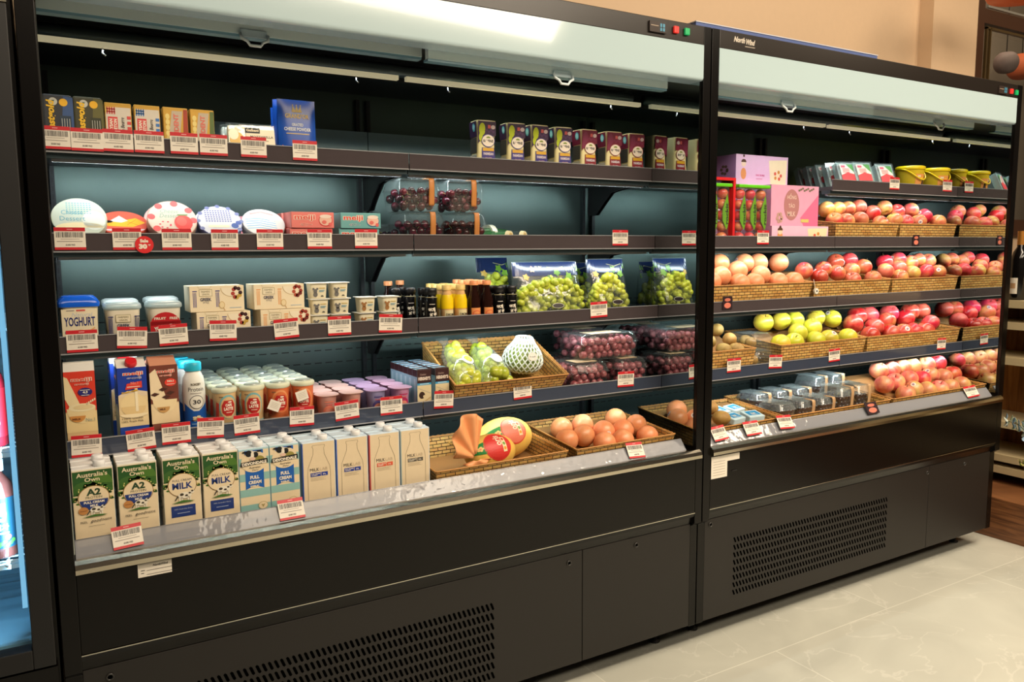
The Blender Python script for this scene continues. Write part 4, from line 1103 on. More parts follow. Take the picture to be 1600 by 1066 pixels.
def jar(kind):
    if kind == 'black':
        g = thing('drink_bottle', 'x', 'bottle'); r, h = .0188, .104
        m_ = M().loft([(0, r * .9, r * .9), (.003, r, r), (.075, r, r), (.082, r * .82, r * .82), (.087, r * .8, r * .8)], mat((12, 12, 14), .15), 24); m_.build('bottle_body', g)
        m_ = M().loft([(.085, r * .92, r * .92), (.0852, r * .97, r * .97), (h - .002, r * .95, r * .95), (h, r * .86, r * .86)], mat((18, 18, 20), .35), 24); m_.build('cap', g)
        a = Art(); a.text('헛개', -.001, .036, .013, WHT, 1, w=.020, bold=.05, rot=8); a.text('파워', .003, .024, .011, WHT, 1, w=.022, bold=.05, rot=8); a.rect(-.008, .058, .008, .060, C(190, 180, 170)); a.ell(.002, .011, .007, .005, C(200, 140, 40), 1, 8); a.ell(-.005, .009, .004, .004, C(170, 60, 40), 1, 8); a.rect(-.02, .078, .02, .0795, C(190, 180, 140), 1)
    elif kind == 'yellow':
        g = thing('drink_bottle', 'x', 'bottle'); r, h = .0185, .112
        m_ = M().loft([(0, r * .9, r * .9), (.003, r, r), (.066, r, r), (.092, r * .68, r * .68), (.099, r * .64, r * .64)], mat((220, 176, 120), .2), 24); m_.build('bottle_body', g)
        m_ = M().loft([(.097, r * .76, r * .76), (h - .001, r * .74, r * .74), (h, r * .6, r * .6)], C(220, 186, 110), 20); m_.build('cap', g)
        m_ = M().loft([(.044, r * 1.04, r * 1.04), (.068, r * 1.04, r * 1.04), (.084, r * .82, r * .82)], mat((236, 200, 20), .3), 24, cap0=False, cap1=False); m_.build('neck_wrap', g)
        a = Art(); a.rect(-.014, .006, .016, .040, C(222, 208, 160)); a.text('CURCUMA', .002, .024, .007, DK, 2, w=.026, bold=.04); a.text('FAST', -.002, .014, .007, DK, 2, w=.016, bold=.04)
    else:
        g = thing('drink_bottle', 'x', 'bottle'); r, h = .0188, .122
        m_ = M().loft([(0, r * .9, r * .9), (.003, r, r), (.066, r, r), (.094, r * .55, r * .55), (h - .012, r * .5, r * .5)], mat((34, 14, 10), .1), 24); m_.build('bottle_body', g)
        m_ = M().loft([(h - .013, r * .68, r * .68), (h - .001, r * .68, r * .68), (h, r * .6, r * .6)], C(232, 150, 96), 20); m_.build('cap', g)
        a = Art()
        if kind == 'orange':
            a.rect(-.0165, .004, .0165, .043, C(226, 146, 84)); a.ell(0, .024, .014, .012, C(214, 90, 60), 2); a.ell(0, .024, .0115, .0095, C(226, 146, 84), 3); a.text('KOMBUCHA', 0, .0215, .005, C(206, 70, 50), 4, w=.024, bold=.05)
        else: a.rect(-.016, .03, .016, .06, C(60, 30, 24))
    m_ = M(); a.put(m_, face_round(lambda z: r * 1.005), .004); m_.build('wrap_label', g); return g


jb, jy, jo, jt = jar('black'), jar('yellow'), jar('orange'), jar('tall')
DEP = ['in the front row', 'in the second row back', 'in the third row back', 'in the fourth row back']
for i, u in enumerate((673,)):
    for j in range(2): place(jb, (XY(u, 470, .222) - .0015 * j, .222 + j * .042, Z3), (0, 0, radians(-12)), 'black capped black drink bottle left of the yellow wrapped ones, ' + DEP[j])
for i, (u, yy, l) in enumerate(((640, .309, 'black capped black drink bottle just behind the bear cups'), (617, .309, 'black capped black drink bottle deeper behind the bear cups'), (628, .353, 'black capped black drink bottle furthest behind the bear cups'))):
    place(jb, (XY(u, 470, yy), yy, Z3), (0, 0, radians(-8)), l)
for i, u in enumerate((698, 719.5)):
    for j in range(4): place(jy, (XY(u, 470, .220) + .0015 * j, .220 + j * .040, Z3), (0, 0, 0), 'yellow wrapped drink bottle ' + ('in the left column, ' if i == 0 else 'in the right column, ') + DEP[j])
for i, u in enumerate((740.5, 760.5)):
    for j in range(4): place(jo, (XY(u, 470, .220) + .0015 * j, .220 + j * .040, Z3), (0, 0, 0), 'dark bottle with an orange label ' + ('in the left column, ' if i == 0 else 'in the right column, ') + DEP[j])
for i, u in enumerate((779, 798.5)):
    for j in range(2): place(jb, (XY(u, 470, .222) + .001 * j, .222 + j * .042, Z3), (0, 0, radians(-12)), 'black drink bottle beside the grape bags, ' + ('left' if i == 0 else 'right') + ' column, ' + DEP[j])
for u, yy, l in ((606, .355, 'left'), (624.5, .394, 'right')): place(jt, (XY(u, 440, yy), yy, Z3), None, 'tall dark bottle with an orange cap behind the small cups, ' + l + ' one')


def leaf(a, x, y, s, c, L, rot=0):
    pts = []
    for i in range(10):
        t = 2 * pi * i / 10 + rot; r = s * (1 if i % 2 == 0 else .62); pts.append((x + r * cos(t), y + r * sin(t)))
    for i in range(10): a.poly([(x, y), pts[i], pts[(i + 1) % 10]], c, L)


def grape_bag(label, w, h, seed, dark=True):
    g = thing('grape_bag', label, 'bag of grapes'); rr = random.Random(seed); m_ = M(); r = .0118
    for i in range(int(900 * w)):
        x = rr.uniform(-1, 1); z = rr.random(); hz = h * .64 * (1 - .45 * abs(x) ** 2.2); y = rr.uniform(0, 1)
        m_.ball((x * (w / 2 - .016), .02 + y * .055 * (1 - z * .5), .0125 + z * hz), r * rr.uniform(.85, 1.08), GRNG, 10, 7, 1.12, (rr.uniform(-1, 1), rr.uniform(-1, 1), rr.uniform(.3, 1)))
    m_.build('grapes', g)
    s = M()
    for i in range(5): x = rr.uniform(-.3, .3) * w; s.tube([(x, .05, h * .25), (x + .01, .04, h * .5), (x * .6, .04, h * .66)], .0014, STEM, 5)
    s.build('stems', g)
    m_ = M()
    def f(u, v, s):
        hw = w / 2 * (1.0 - .07 * v); t = .052 * max(.02, (1 - v ** 1.6)) * (1 - (2 * u - 1) ** 6 * .85)
        return ((2 * u - 1) * hw, .045 - s * t + .02 * v, h * v + .002)
    m_.grid(lambda u, v: f(u, v, 1), 22, 16, FILM); m_.grid(lambda u, v: f(1 - u, v, -1), 22, 16, FILM); m_.build('bag_film', g)
    a = Art(); nv = C(22, 34, 66, .2)
    a.rect(-w * .47, h * .74, w * .47, h * .985, nv, 1); pass
    for i, (x, y, s, c) in enumerate(((-.05, .72, .012, (170, 140, 60)), (.02, .80, .014, (80, 120, 36)), (.045, .72, .015, (96, 136, 40)), (.0, .70, .011, (70, 108, 36)), (.07, .86, .012, (90, 130, 40)), (.08, .68, .013, (104, 140, 46)))):
        leaf(a, x * w / .16, h * y, s, C(*c, .25), 3, i)
    a.line([(.0, h * .9), (.03, h * .86), (.06, h * .9), (.08, h * .74)], .0012, C(150, 150, 90), 2)
    if dark: leaf(a, -.055, h * .86, .011, C(226, 160, 120), 3, .3); a.text('SUN', -.03, h * .86, .010, C(200, 190, 160), 3, w=.024)
    ov = Art(); ov.ell(.01, h * .20, .022, .008, C(196, 196, 170, .3), 3, 20); ov.ell(.01, h * .20, .020, .0066, C(36, 26, 30, .3), 4, 20)
    fm_ = lambda x, z, L: (lambda p: (p[0], p[1] - OFF * L - .0008, p[2]))(f(min(.995, max(.005, x / (w * (1 - .1 * z / h)) + .5)), min(1, max(0, z / h)), 1))
    ov.put(M(), fm_, .010).build('oval_sticker', g)
    m_ = M(); a.put(m_, lambda x, z, L: (lambda p: (p[0], p[1] - OFF * L - .0008, p[2]))(f(min(.995, max(.005, x / (w * (1 - .1 * z / h)) + .5)), min(1, max(0, z / h)), 1)), .010)
    m_.build('printed_design', g); return g


put(grape_bag('navy and green grape bag leaning behind the black bottles', .125, .185, 11, False), 783, 450, .335, Z3 + .002, 0)
put(grape_bag('clear bag of green grapes with a navy printed top, beside the black bottles', XY(921, 450, .22) - XY(811, 450, .22), .172, 12), 868, 450, .222, Z3, 0)
put(grape_bag('clear bag of green grapes nearest the mirrored side wall', XY(994, 450, .23) - XY(932, 450, .23), .178, 13, False), 962, 440, .236, Z3, 0)
put(grape_bag('clear bag of green grapes standing behind the one with the navy top', .17, .165, 14, False), 905, 440, .37, Z3, -4)

# ---------- fourth shelf, dairy cabinet ----------
def milk_carton(label, w, h, d, base, front, side=None, cap=None, gable=.015, name='milk_carton', dark_top=None):
    g = thing(name, label, 'carton'); b = h - gable; tm = dark_top or C(238, 234, 226)
    m_ = M(); m_.box(-w / 2, w / 2, 0, d, 0, b, base); m_.build('carton_body', g, bevel=.001)
    m_ = M(); m_.prism([(0, b), (d, b), (d * .62, h - .001), (d * .38, h - .001)], -w / 2, w / 2, tm); m_.box(-w / 2, w / 2, d * .47, d * .53, h - .002, h + .004, tm); m_.build('gable_top', g)
    if cap:
        m_ = M().loft([(0, .0125, .0125), (.002, .0135, .0135), (.012, .0125, .0125), (.013, .011, .011)], cap, 20); m_.xf(Matrix.Translation((0, d * .16, b + .006)) @ Matrix.Rotation(radians(40), 4, 'X')); m_.build('cap', g)
    m_ = M(); front.put(m_, face_front(0))
    m_.build('printed_design', g)
    if side: side.put(M(), lambda x, z, L: (-w / 2 - OFF * L, d / 2 - x, z)).build('side_print', g)
    return g


w, h, d = .062, .193, .066
def pour(a, c, x0, z0, x1, z1, wd):
    a.poly([(x0 - wd * .5, z0), (x0 + wd * .5, z0), (x1 + wd, z1), (x1 - wd, z1)], c, 2)
a = Art(); rd = C(214, 58, 38); a.rect(-w / 2, .06, w / 2, h - .015, rd); a.rect(-w / 2, 0, w / 2, .062, C(232, 206, 150)); a.poly([(-.031, .165), (-.024, .16), (.0, .075), (-.018, .062), (-.031, .10)], C(236, 216, 170), 3)
a.ell(.002, .072, .027, .012, C(238, 222, 180), 4); a.ell(.004, .073, .02, .007, C(226, 204, 156), 5); a.half(.0, .07, .029, .045, C(232, 208, 156), 3, 180, 360)
for i in range(5): a.ell(.012 + .004 * i, .082 + .003 * i, .0018, .004, C(240, 226, 190), 4, 6)
outlined(a, 'meiji', .004, .146, .013, C(222, 60, 40), WHT, 5, w=.040); outlined(a, 'cr-meiji', .004, .136, .007, C(222, 60, 40), WHT, 5, w=.027)
a.ell(.010, .117, .0145, .0125, C(34, 34, 110), 6); a.text('4.3', .010, .113, .007, WHT, 7, w=.010, bold=.05); a.rect(-.0, .122, .02, .1235, WHT, 7); a.rect(.002, .107, .018, .1085, WHT, 7)
a.half(-.008, .048, .016, .018, C(206, 140, 70), 6, 180, 360); a.text('MILK', -.010, .036, .006, C(120, 70, 30), 7, w=.018, bold=.05); a.text('No.1', .017, .030, .010, C(140, 160, 150), 6, w=.018)
a.remap(lambda y: .178 - (.178 - y) * .78)
put(milk_carton('red and cream milk carton at the left end of the fourth shelf', w, h, d, C(222, 190, 140), a, None, None), 126, 625, .178, Z4, -2)


def blue_meiji():
    a = Art(); a.rect(-w / 2, .09, w / 2, h - .015, C(18, 56, 160)); a.rect(-w / 2, 0, w / 2, .092, C(232, 208, 160)); a.poly([(-.031, .09), (.031, .09), (.031, .102), (.012, .108), (-.012, .108), (-.031, .096)], C(226, 206, 176), 2); a.half(0, .06, .029, .040, C(236, 212, 160), 3, 0, 180); a.half(0, .06, .026, .03, C(226, 196, 140), 4, 180, 360); a.rect(.004, .045, .010, .115, C(244, 230, 196), 5); a.half(.0, .038, .03, .012, C(242, 224, 184), 5, 180, 360)
    outlined(a, 'meiji', .002, .152, .013, C(226, 60, 50), WHT, 5, w=.041); outlined(a, 'cr-meiji', .004, .142, .007, C(30, 70, 170), WHT, 5, w=.029)
    a.poly([(-.016, .112), (.02, .116), (.02, .136), (-.012, .130)], C(216, 60, 50), 6); a.text('No.1', .004, .126, .009, C(236, 120, 100), 7, w=.016, bold=.06); a.rect(-.012, .119, .016, .121, WHT, 7); a.text('Fresh Milk', -.006, .104, .005, C(206, 160, 20), 8, w=.036, rot=10, bold=.05)
    a.text('100% นมสด', -.004, .022, .006, C(90, 76, 60), 6, w=.044); a.text('100% Fresh Milk', -.004, .013, .006, C(70, 60, 50), 6, w=.046)
    a.remap(lambda y: .178 - (.178 - y) * .78)
    s = Art(); s.rect(-d / 2, .06, d / 2, h - .015, C(20, 62, 156)); s.rect(-d / 2, 0, d / 2, .062, C(170, 190, 190)); outlined(s, 'meiji', 0, .150, .010, C(226, 60, 50), WHT, 3, w=.03); s.half(0, .06, .03, .03, C(200, 214, 206), 2, 0, 180)
    for j in range(14): s.rect(.004, .02 + j * .007, .022, .0215 + j * .007, C(180, 196, 210), 3)
    return milk_carton('blue milk carton with a red screw cap, front one', w, h, d, C(26, 66, 160), a, s, mat((206, 30, 40), .3))


bm = blue_meiji(); place(bm, (XY(208, 620, .180), .180, Z4), (0, 0, radians(2)), 'blue milk carton with a red screw cap, front one')
place(bm, (XY(197, 620, .27), .275, Z4), (0, 0, radians(0)), 'blue milk carton standing directly behind the front blue one')
a = Art(); br = C(112, 54, 40); a.rect(-w / 2, .06, w / 2, h - .015, br); a.rect(-w / 2, 0, w / 2, .062, C(232, 208, 166)); a.poly([(-.031, .155), (-.018, .168), (.004, .075), (-.02, .062), (-.031, .08)], C(236, 216, 180), 2)
outlined(a, 'meiji', .004, .152, .012, C(226, 60, 40), WHT, 5, w=.038); outlined(a, 'cr-meiji', .004, .142, .007, C(226, 60, 40), WHT, 5, w=.025); a.ell(.014, .124, .013, .012, C(226, 60, 44), 5); a.text('NO.1', .014, .125, .006, WHT, 6, w=.014, bold=.05); a.rect(.005, .118, .023, .1195, WHT, 6)
for x_, z_ in ((-.004, .104), (.012, .092), (-.022, .09), (.002, .08)): a.poly([(x_ - .009, z_), (x_, z_ + .006), (x_ + .011, z_ + .001), (x_, z_ - .006)], C(70, 34, 24), 5)
a.half(0, .072, .027, .04, C(236, 214, 170), 3, 180, 360); a.half(-.004, .05, .014, .018, C(196, 150, 90), 5, 180, 360); a.text('MILK', -.006, .040, .006, C(110, 70, 40), 6, w=.014, bold=.05)
a.remap(lambda y: .178 - (.178 - y) * .78)
put(milk_carton('brown chocolate milk carton beside the front blue carton', .060, h, d, C(120, 66, 50), a, None, None, dark_top=C(214, 150, 120)), 257, 612, .180, Z4, 3)


def protein():
    g = thing('protein_drink', 'x', 'bottle'); r = .0265
    prof = [(0, r * .92, r * .92), (.004, r, r), (.115, r, r), (.135, r * .92, r * .92), (.150, r * .66, r * .66), (.156, r * .6, r * .6)]
    rf = lambda z: r * 1.004 if z < .115 else r * (1.004 - .08 * (z - .115) / .02)
    m_ = M().loft(prof, C(228, 226, 216), 32); m_.build('bottle_body', g)
    m_ = M().loft([(.153, r * .74, r * .74), (.156, r * .76, r * .76), (.172, r * .74, r * .74), (.174, r * .68, r * .68)], mat((40, 176, 206), .3), 28); m_.build('cap', g)
    a = Art(); bl = C(20, 84, 168); a.rect(-.06, .003, .06, .055, bl); a.poly([(-.030, .055), (-.006, .055), (-.030, .075)], bl); a.poly([(.030, .055), (.006, .055), (.030, .075)], bl)
    a.text('ROKEBY', .002, .118, .006, C(90, 80, 60), 2, w=.024, bold=.03); a.text('Protein', .002, .104, .010, C(70, 66, 64), 2, w=.037); a.rect(-.012, .098, .014, .0995, C(140, 130, 120), 2)
    a.ell(.002, .077, .017, .017, DK, 2, 28); a.ell(.002, .077, .0155, .0155, C(230, 226, 214), 3, 28); a.text('30', .002, .072, .011, DK, 4, w=.018, bold=.03)
    for i in range(5): a.ell(.002 + .008 * cos(i * 1.26), .036 + .005 * sin(i * 1.26), .005, .003, C(230, 214, 170), 3, 8)
    a.ell(.002, .036, .003, .003, C(200, 140, 50), 4, 8); a.line([(-.012, .032), (.016, .034)], .002, C(60, 30, 20), 4); a.rect(-.012, .022, .014, .024, C(140, 180, 220), 3)
    m_ = M(); a.put(m_, face_round(rf), .005); m_.build('wrap_label', g); return g


pb_ = protein()
for j, l in enumerate(('front one', 'middle one', 'rear one')):
    yy = .232 + j * .058; place(pb_, (XY(306 - 0 * j, 620, .205) - .006 * j, yy - .0, Z4), (0, 0, 0), 'white protein bottle with a turquoise cap, ' + l + ' beside the brown carton')


def latte(kind):
    g = thing('coffee_cup', 'x', 'coffee drink'); r0, r1, h = .0245, .0285, .108
    cb, ring = (C(214, 180, 130), C(120, 176, 180)) if kind == 0 else (C(214, 110, 62), C(226, 150, 96))
    m_ = M().loft([(0, r0 - .002, r0 - .002), (.003, r0, r0), (h - .010, r1 - .001, r1 - .001)], cb, 28, c=(0, 0)); m_.build('cup_body', g)
    m_ = M().loft([(h - .012, r1, r1), (h - .009, r1 + .0022, r1 + .0022), (h - .003, r1 + .0022, r1 + .0022), (h, r1, r1), (h + .001, r1 - .003, r1 - .003)], mat((216, 218, 190), .25), 28)
    m_.loft([(h + .001, r1 * .7, r1 * .7), (h + .004, r1 * .66, r1 * .66)], clear_mat('cup_dome', (0.8, 0.88, 0.85), .5, .1, .4, (0.66, 0.7, 0.62)), 24); m_.build('lid', g)
    rf = lambda z: r0 + (r1 - .001 - r0) * z / (h - .01) + .0004
    a = Art(); a.rect(-.05, .0, .05, .022, ring); a.ell(0, .062, .023, .030, ring, 1, 24); a.ell(0, .060, .020, .027, cb, 2, 24)
    a.poly([(-.016, .066), (-.010, .078), (.010, .078), (.016, .066), (.015, .048), (.006, .039), (-.006, .039), (-.015, .048)], C(180, 34, 30), 3); a.text('CAFE', 0, .063, .007, WHT, 4, w=.015, bold=.05); a.text('LATTE', 0, .053, .008, WHT, 4, w=.022, bold=.05); a.rect(-.006, .047, .008, .049, C(226, 190, 170), 4); a.ell(.003, .074, .005, .0018, WHT, 4, 8)
    a.rect(-.022, .086, -.012, .088, C(120, 96, 70), 3); a.rect(-.010, .006, .002, .020, C(60, 150, 180) if kind == 0 else C(226, 196, 120), 3); a.ell(.012, .013, .007, .007, C(50, 50, 100) if kind == 0 else C(226, 196, 120), 3); a.poly([(-.034, .03), (-.024, .03), (-.022, .07), (-.030, .075)], C(190, 60, 40), 3)
    m_ = M(); a.put(m_, face_round(rf), .005); m_.build('wrap_label', g); return g


l0, l1 = latte(0), latte(1)
CN = ['first column from the protein bottles', 'second column', 'third column', 'fourth column beside the pink cups']
for i, u in enumerate((353, 397, 437.5, 476.5)):
    for j in range(6):
        yy = .208 + j * .0615; x = XY(u, 625, .19) + (.000 if j else 0)
        if yy > .54: continue
        place(l0 if i < 2 else l1, (x, yy, Z4), (0, 0, radians(random.uniform(-14, 10))), ('cream' if i < 2 else 'orange') + ' latte cup, ' + CN[i] + ', ' + (DEP + ['in the fifth row back', 'in the rearmost row'])[j])
g = thing('paper_slip', 'x', 'paper slip')


def slip(name, u, v, ang, label):
    p = onY(u, v, .176); m_ = M(); m_.box(-.015, .015, 0, .0006, -.013, .013, PAPER); a = Art()
    for j in range(4): a.rect(-.010, .006 - j * .004, .010, .0068 - j * .004, C(180, 168, 150))
    a.put(m_, face_front(0)); o = m_.build(name); o.location = p; o.rotation_euler = (0, radians(ang), 0); tag_(o, label, 'paper slip'); return o


bpy.data.objects.remove(g)
slip('paper_slip', 429, 634, 25, 'small tilted paper slip stuck on the front orange latte cup, left one')
slip('paper_slip', 472, 618, -15, 'small paper slip stuck across the front orange latte cup beside the pink cups')


def yog_cup(tone, deep, lidc):
    g = thing('fruit_yoghurt_cup', 'x', 'yoghurt cup'); r0, r1, h = .022, .0275, .066
    m_ = M().loft([(0, r0 - .002, r0 - .002), (.003, r0, r0), (h - .003, r1 - .001, r1 - .001), (h - .002, r1, r1)], tone, 28); m_.build('cup_body', g)
    m_ = M().loft([(h - .002, r1 + .0035, r1 + .0035, 3), (h - .0005, r1 + .0035, r1 + .0035, 3)], lidc, 24); m_.build('foil_lid', g)
    a = Art(); a.ell(0, .022, .016, .016, deep, 1, 18); a.ell(.0, .020, .011, .010, C(226, 140, 120), 2, 14); a.rect(-.012, .046, .012, .049, deep, 2); a.text('meiji', .0, .037, .006, C(206, 90, 90), 3, w=.018, bold=.03)
    m_ = M(); a.put(m_, face_round(lambda z: r0 + (r1 - r0) * z / h + .0004), .005); m_.build('wrap_label', g); return g


yp, yv, yb = yog_cup(C(226, 164, 150), C(220, 120, 96), mat((236, 196, 190), .3)), yog_cup(C(216, 150, 190), C(176, 30, 90), mat((220, 176, 210), .3)), yog_cup(C(170, 160, 206), C(80, 70, 130), mat((200, 170, 214), .3))
for i, (u, pr_, cn, nm) in enumerate(((513, yp, 'pink', 'nearest the latte cups'), (551.5, yp, 'pink', 'beside the violet cups'), (590, yb, 'violet', 'next to the pink cups'), (628.5, yv, 'magenta', 'nearest the chocolate drink boxes'))):
    for j in range(4):
        yy = .206 + j * .063; x = XY(u, 625, .19) + .001 * j
        place(pr_, (x, yy, Z4), (0, 0, radians(random.uniform(-4, 4))), 'small ' + cn + ' fruit yoghurt cup ' + nm + ', ' + DEP[j])


def hersh():
    w, h, d = .0425, .112, .032; a = Art(); a.rect(-w / 2, .074, w / 2, h, C(54, 22, 24)); a.rect(-w / 2, .068, w / 2, .075, C(60, 150, 196), 1); a.rect(-w / 2, 0, w / 2, .068, C(214, 196, 156))
    a.text('Cookies', -.004, .096, .005, C(196, 170, 160), 2, w=.018, shear=.2); a.text("HERSHEY'S", 0, .082, .010, C(230, 214, 200), 3, w=.037, bold=.05); a.rect(-.014, .0705, .014, .0725, C(190, 220, 236), 2)
    a.ell(-.008, .040, .009, .010, C(50, 28, 20), 3); a.ell(-.001, .036, .004, .004, C(214, 196, 156), 4); a.poly([(-.006, .016), (.018, .030), (.018, .034), (-.006, .020)], C(190, 160, 110), 3); a.line([(-.018, .06), (.018, .044)], .002, C(180, 170, 150), 2)
    s = Art(); s.rect(-d / 2, 0, d / 2, h, C(150, 190, 206)); s.rect(-d / 2, .092, d / 2, h, C(60, 24, 28), 2); s.rect(-.006, .01, .006, .085, C(190, 214, 224), 2)
    g = carton('chocolate_drink_box', 'x', 'drink box', w, h, d, C(170, 196, 206), a, s, bevel=.0008)
    m_ = M(); m_.box(-.019, .019, .001, .010, h, h + .0012, C(60, 24, 28)); m_.box(-.006, .006, .012, .02, h, h + .001, C(226, 230, 230)); m_.box(-.018, .018, .024, .03, h, h + .001, C(120, 170, 200)); m_.build('top_flap', g); return g


hb = hersh()
for i, u in enumerate((663, 691)):
    for j in range(6):
        yy = .176 + j * .034; place(hb, (XY(u, 600, .176) + .0005 * j, yy, Z4), (0, 0, 0), 'small chocolate drink box in the ' + ('left' if i == 0 else 'right') + ' column, ' + (DEP + ['in the fifth row back', 'in the rearmost row'])[j])

# ---------- wicker baskets ----------
def basket(label, w, d, h, wb=None, hb=None, liner=None):
    """origin: middle of the front bottom edge; hb = height of the rear wall"""
    g = thing('wicker_basket', label, 'basket'); t = .006; fl = .010; hb = hb or h; W = wicker_mat()
    m_ = M()
    def wall(p0, p1, q0, q1, flip, u0):      # bottom p0->p1, top q0->q1
        L = (Vector(q1) - Vector(q0)).length; hh0 = (Vector(q0) - Vector(p0)).length; hh1 = (Vector(q1) - Vector(p1)).length
        uv = [(u0, 0), (u0 + L, 0), (u0 + L, hh1), (u0, hh0)]
        vs = [p0, p1, q1, q0]
        m_.add(vs, [(0, 1, 2, 3)] if not flip else [(3, 2, 1, 0)], W, False, [uv if not flip else uv[::-1]])
    x0, x1, y0, y1 = -w / 2, w / 2, 0, d
    B = [(x0 + fl, y0 + fl, 0), (x1 - fl, y0 + fl, 0), (x1 - fl, y1 - fl, 0), (x0 + fl, y1 - fl, 0)]
    T = [(x0, y0, h), (x1, y0, h), (x1, y1, hb), (x0, y1, hb)]
    Bi = [(x0 + fl + t, y0 + fl + t, t), (x1 - fl - t, y0 + fl + t, t), (x1 - fl - t, y1 - fl - t, t), (x0 + fl + t, y1 - fl - t, t)]
    Ti = [(x0 + t, y0 + t, h), (x1 - t, y0 + t, h), (x1 - t, y1 - t, hb), (x0 + t, y1 - t, hb)]
    for i in range(4):
        j = (i + 1) % 4; wall(B[i], B[j], T[i], T[j], False, i * .31); wall(Bi[i], Bi[j], Ti[i], Ti[j], True, i * .27)
        m_.add([T[i], T[j], Ti[j], Ti[i]], [(0, 1, 2, 3)], W, False, [[(0, 0), (w, 0), (w, .006), (0, .006)]])
    m_.add(B, [(3, 2, 1, 0)], W, False, [[(0, 0), (w, 0), (w, d), (0, d)]]); m_.add(Bi, [(0, 1, 2, 3)], W, False, [[(0, 0), (w, 0), (w, d), (0, d)]])
    m_.build('woven_body', g)
    m_ = M(); cane = mat((186, 132, 70), .5, noise=.25); dk = mat((90, 56, 24), .5)
    for i in range(4):
        p, q = Vector(T[i]), Vector(T[(i + 1) % 4]); n = max(2, int((q - p).length / .016))
        for s_ in (0, 1):
            pts = [p.lerp(q, k / n) + Vector((0, 0, .0014 * (1 if (k + s_) % 2 else -1) + .001)) + ((q - p).cross(Vector((0, 0, 1))).normalized() * (.0014 if (k + s_) % 2 else -.0022)) for k in range(n + 1)]
            m_.tube(pts, .0026, cane, 5)
    m_.build('braided_rim', g)
    if liner:      # inner board the fruit lies on: rises from the front, then runs level (y, z) points
        m_ = M(); pp = list(liner); q = [(y, z) for y, z in pp] + [(y, z - .003) for y, z in reversed(pp)]
        n = len(pp)
        for i in range(n - 1):
            (ya, za), (yb, zb) = pp[i], pp[i + 1]
            m_.prism([(ya, za), (yb, zb), (yb, zb - .003), (ya, za - .003)], x0 + fl + t + .001, x1 - fl - t - .001, C(150, 108, 60, .7))
        m_.build('inner_board', g)
    return g


def setb(g, xl, xr, y, z, rx=0, rz=0):
    g.location = ((xl + xr) / 2, y, z); g.rotation_euler = (radians(rx), 0, radians(rz)); return g


# basket of wrapped grapes and a net wrapped pear on the fourth shelf
x0_, x1_ = XY(711, 594, .150), XY(887, 574, .150)
setb(basket('wicker basket tilted forward on the fourth shelf, holding wrapped green grapes', x1_ - x0_, .245, .066), x0_, x1_, .175, Z4 + .001, 24)
BX = Matrix.Translation(((x0_ + x1_) / 2, .175, Z4)) @ Matrix.Rotation(radians(24), 4, 'X')


def grape_pack(label, x, y, rz, seed, L=.15, Wd=.092):
    g = thing('wrapped_grapes', label, 'bunch of grapes'); rr = random.Random(seed); m_ = M()
    for i in range(60):
        t = rr.random(); a = rr.uniform(-1, 1); hw = Wd / 2 * (1 - .3 * t) - .010; m_.ball((a * hw, t * L, .017 + rr.random() * .046 * (1 - a * a)), .0168 * rr.uniform(.9, 1.08), GRNG, 12, 8, 1.15, (rr.uniform(-1, 1), rr.uniform(-1, 1), .5))
    m_.build('grapes', g)
    m_ = M(); n = 14
    m_.loft([(-.002, Wd * .50, .006), (.02, Wd * .54, .032), (L * .5, Wd * .52, .040), (L * .9, Wd * .4, .030), (L + .03, Wd * .10, .008), (L + .06, Wd * .24, .004)], clear_mat('wrap_film', gloss=.45, rough=.12, haze=.10), 26, cap0=False, cap1=False)
    m_.xf(Matrix.Translation((0, 0, .030)) @ Matrix.Rotation(-pi / 2, 4, 'X')); m_.build('clear_wrap', g)
    m_ = M(); m_.loft([(0, .019, .019), (.0008, .019, .019)], C(228, 226, 220), 22); m_.xf(Matrix.Translation((.012, L * .45, .0645)) @ Matrix.Rotation(radians(8), 4, 'Y'))
    a = Art(); a.text('Shine', 0, -.004, .006, DK, 1, w=.02); a.put(m_, lambda x, y, Lr: (.012 + x, L * .45 + y, .0665 + OFF * Lr)); m_.build('round_sticker', g)
    g.matrix_world = BX @ Matrix.Translation((x, y, .016)) @ Matrix.Rotation(radians(rz), 4, 'Z') @ Matrix.Rotation(radians(10), 4, 'X')
    return g


grape_pack('wrapped bunch of green grapes at the left side of the tilted basket', -.122, .040, 3, 31)
grape_pack('wrapped bunch of green grapes in the middle of the tilted basket, beside the pear net', -.030, .036, 0, 32)
g = thing('wrapped_pear', 'pale green fruit in a white foam net with a round sticker, beside the wrapped grapes', 'pear')
m_ = M().loft([(0, .03, .03), (.02, .055, .052), (.05, .060, .056), (.09, .050, .046), (.125, .026, .024), (.135, .012, .012)], C(176, 196, 110, .4), 28); m_.build('fruit', g)
m_ = M(); net = mat((226, 236, 232), .6)
prof = [(0, .040), (.02, .064), (.05, .070), (.09, .060), (.13, .036), (.155, .026)]
def pr_(z):
    for (a0, b0), (a1, b1) in zip(prof, prof[1:]):
        if z <= a1: return b0 + (b1 - b0) * (z - a0) / (a1 - a0)
    return prof[-1][1]
for k in range(22):
    for sgn in (-1, 1):
        m_.tube([((pr_(z) + .001) * cos(2 * pi * k / 22 + sgn * z * 9), (pr_(z) + .001) * sin(2 * pi * k / 22 + sgn * z * 9), z) for z in [i * .0155 for i in range(11)]], .0028, net, 5)
m_.build('foam_net', g)
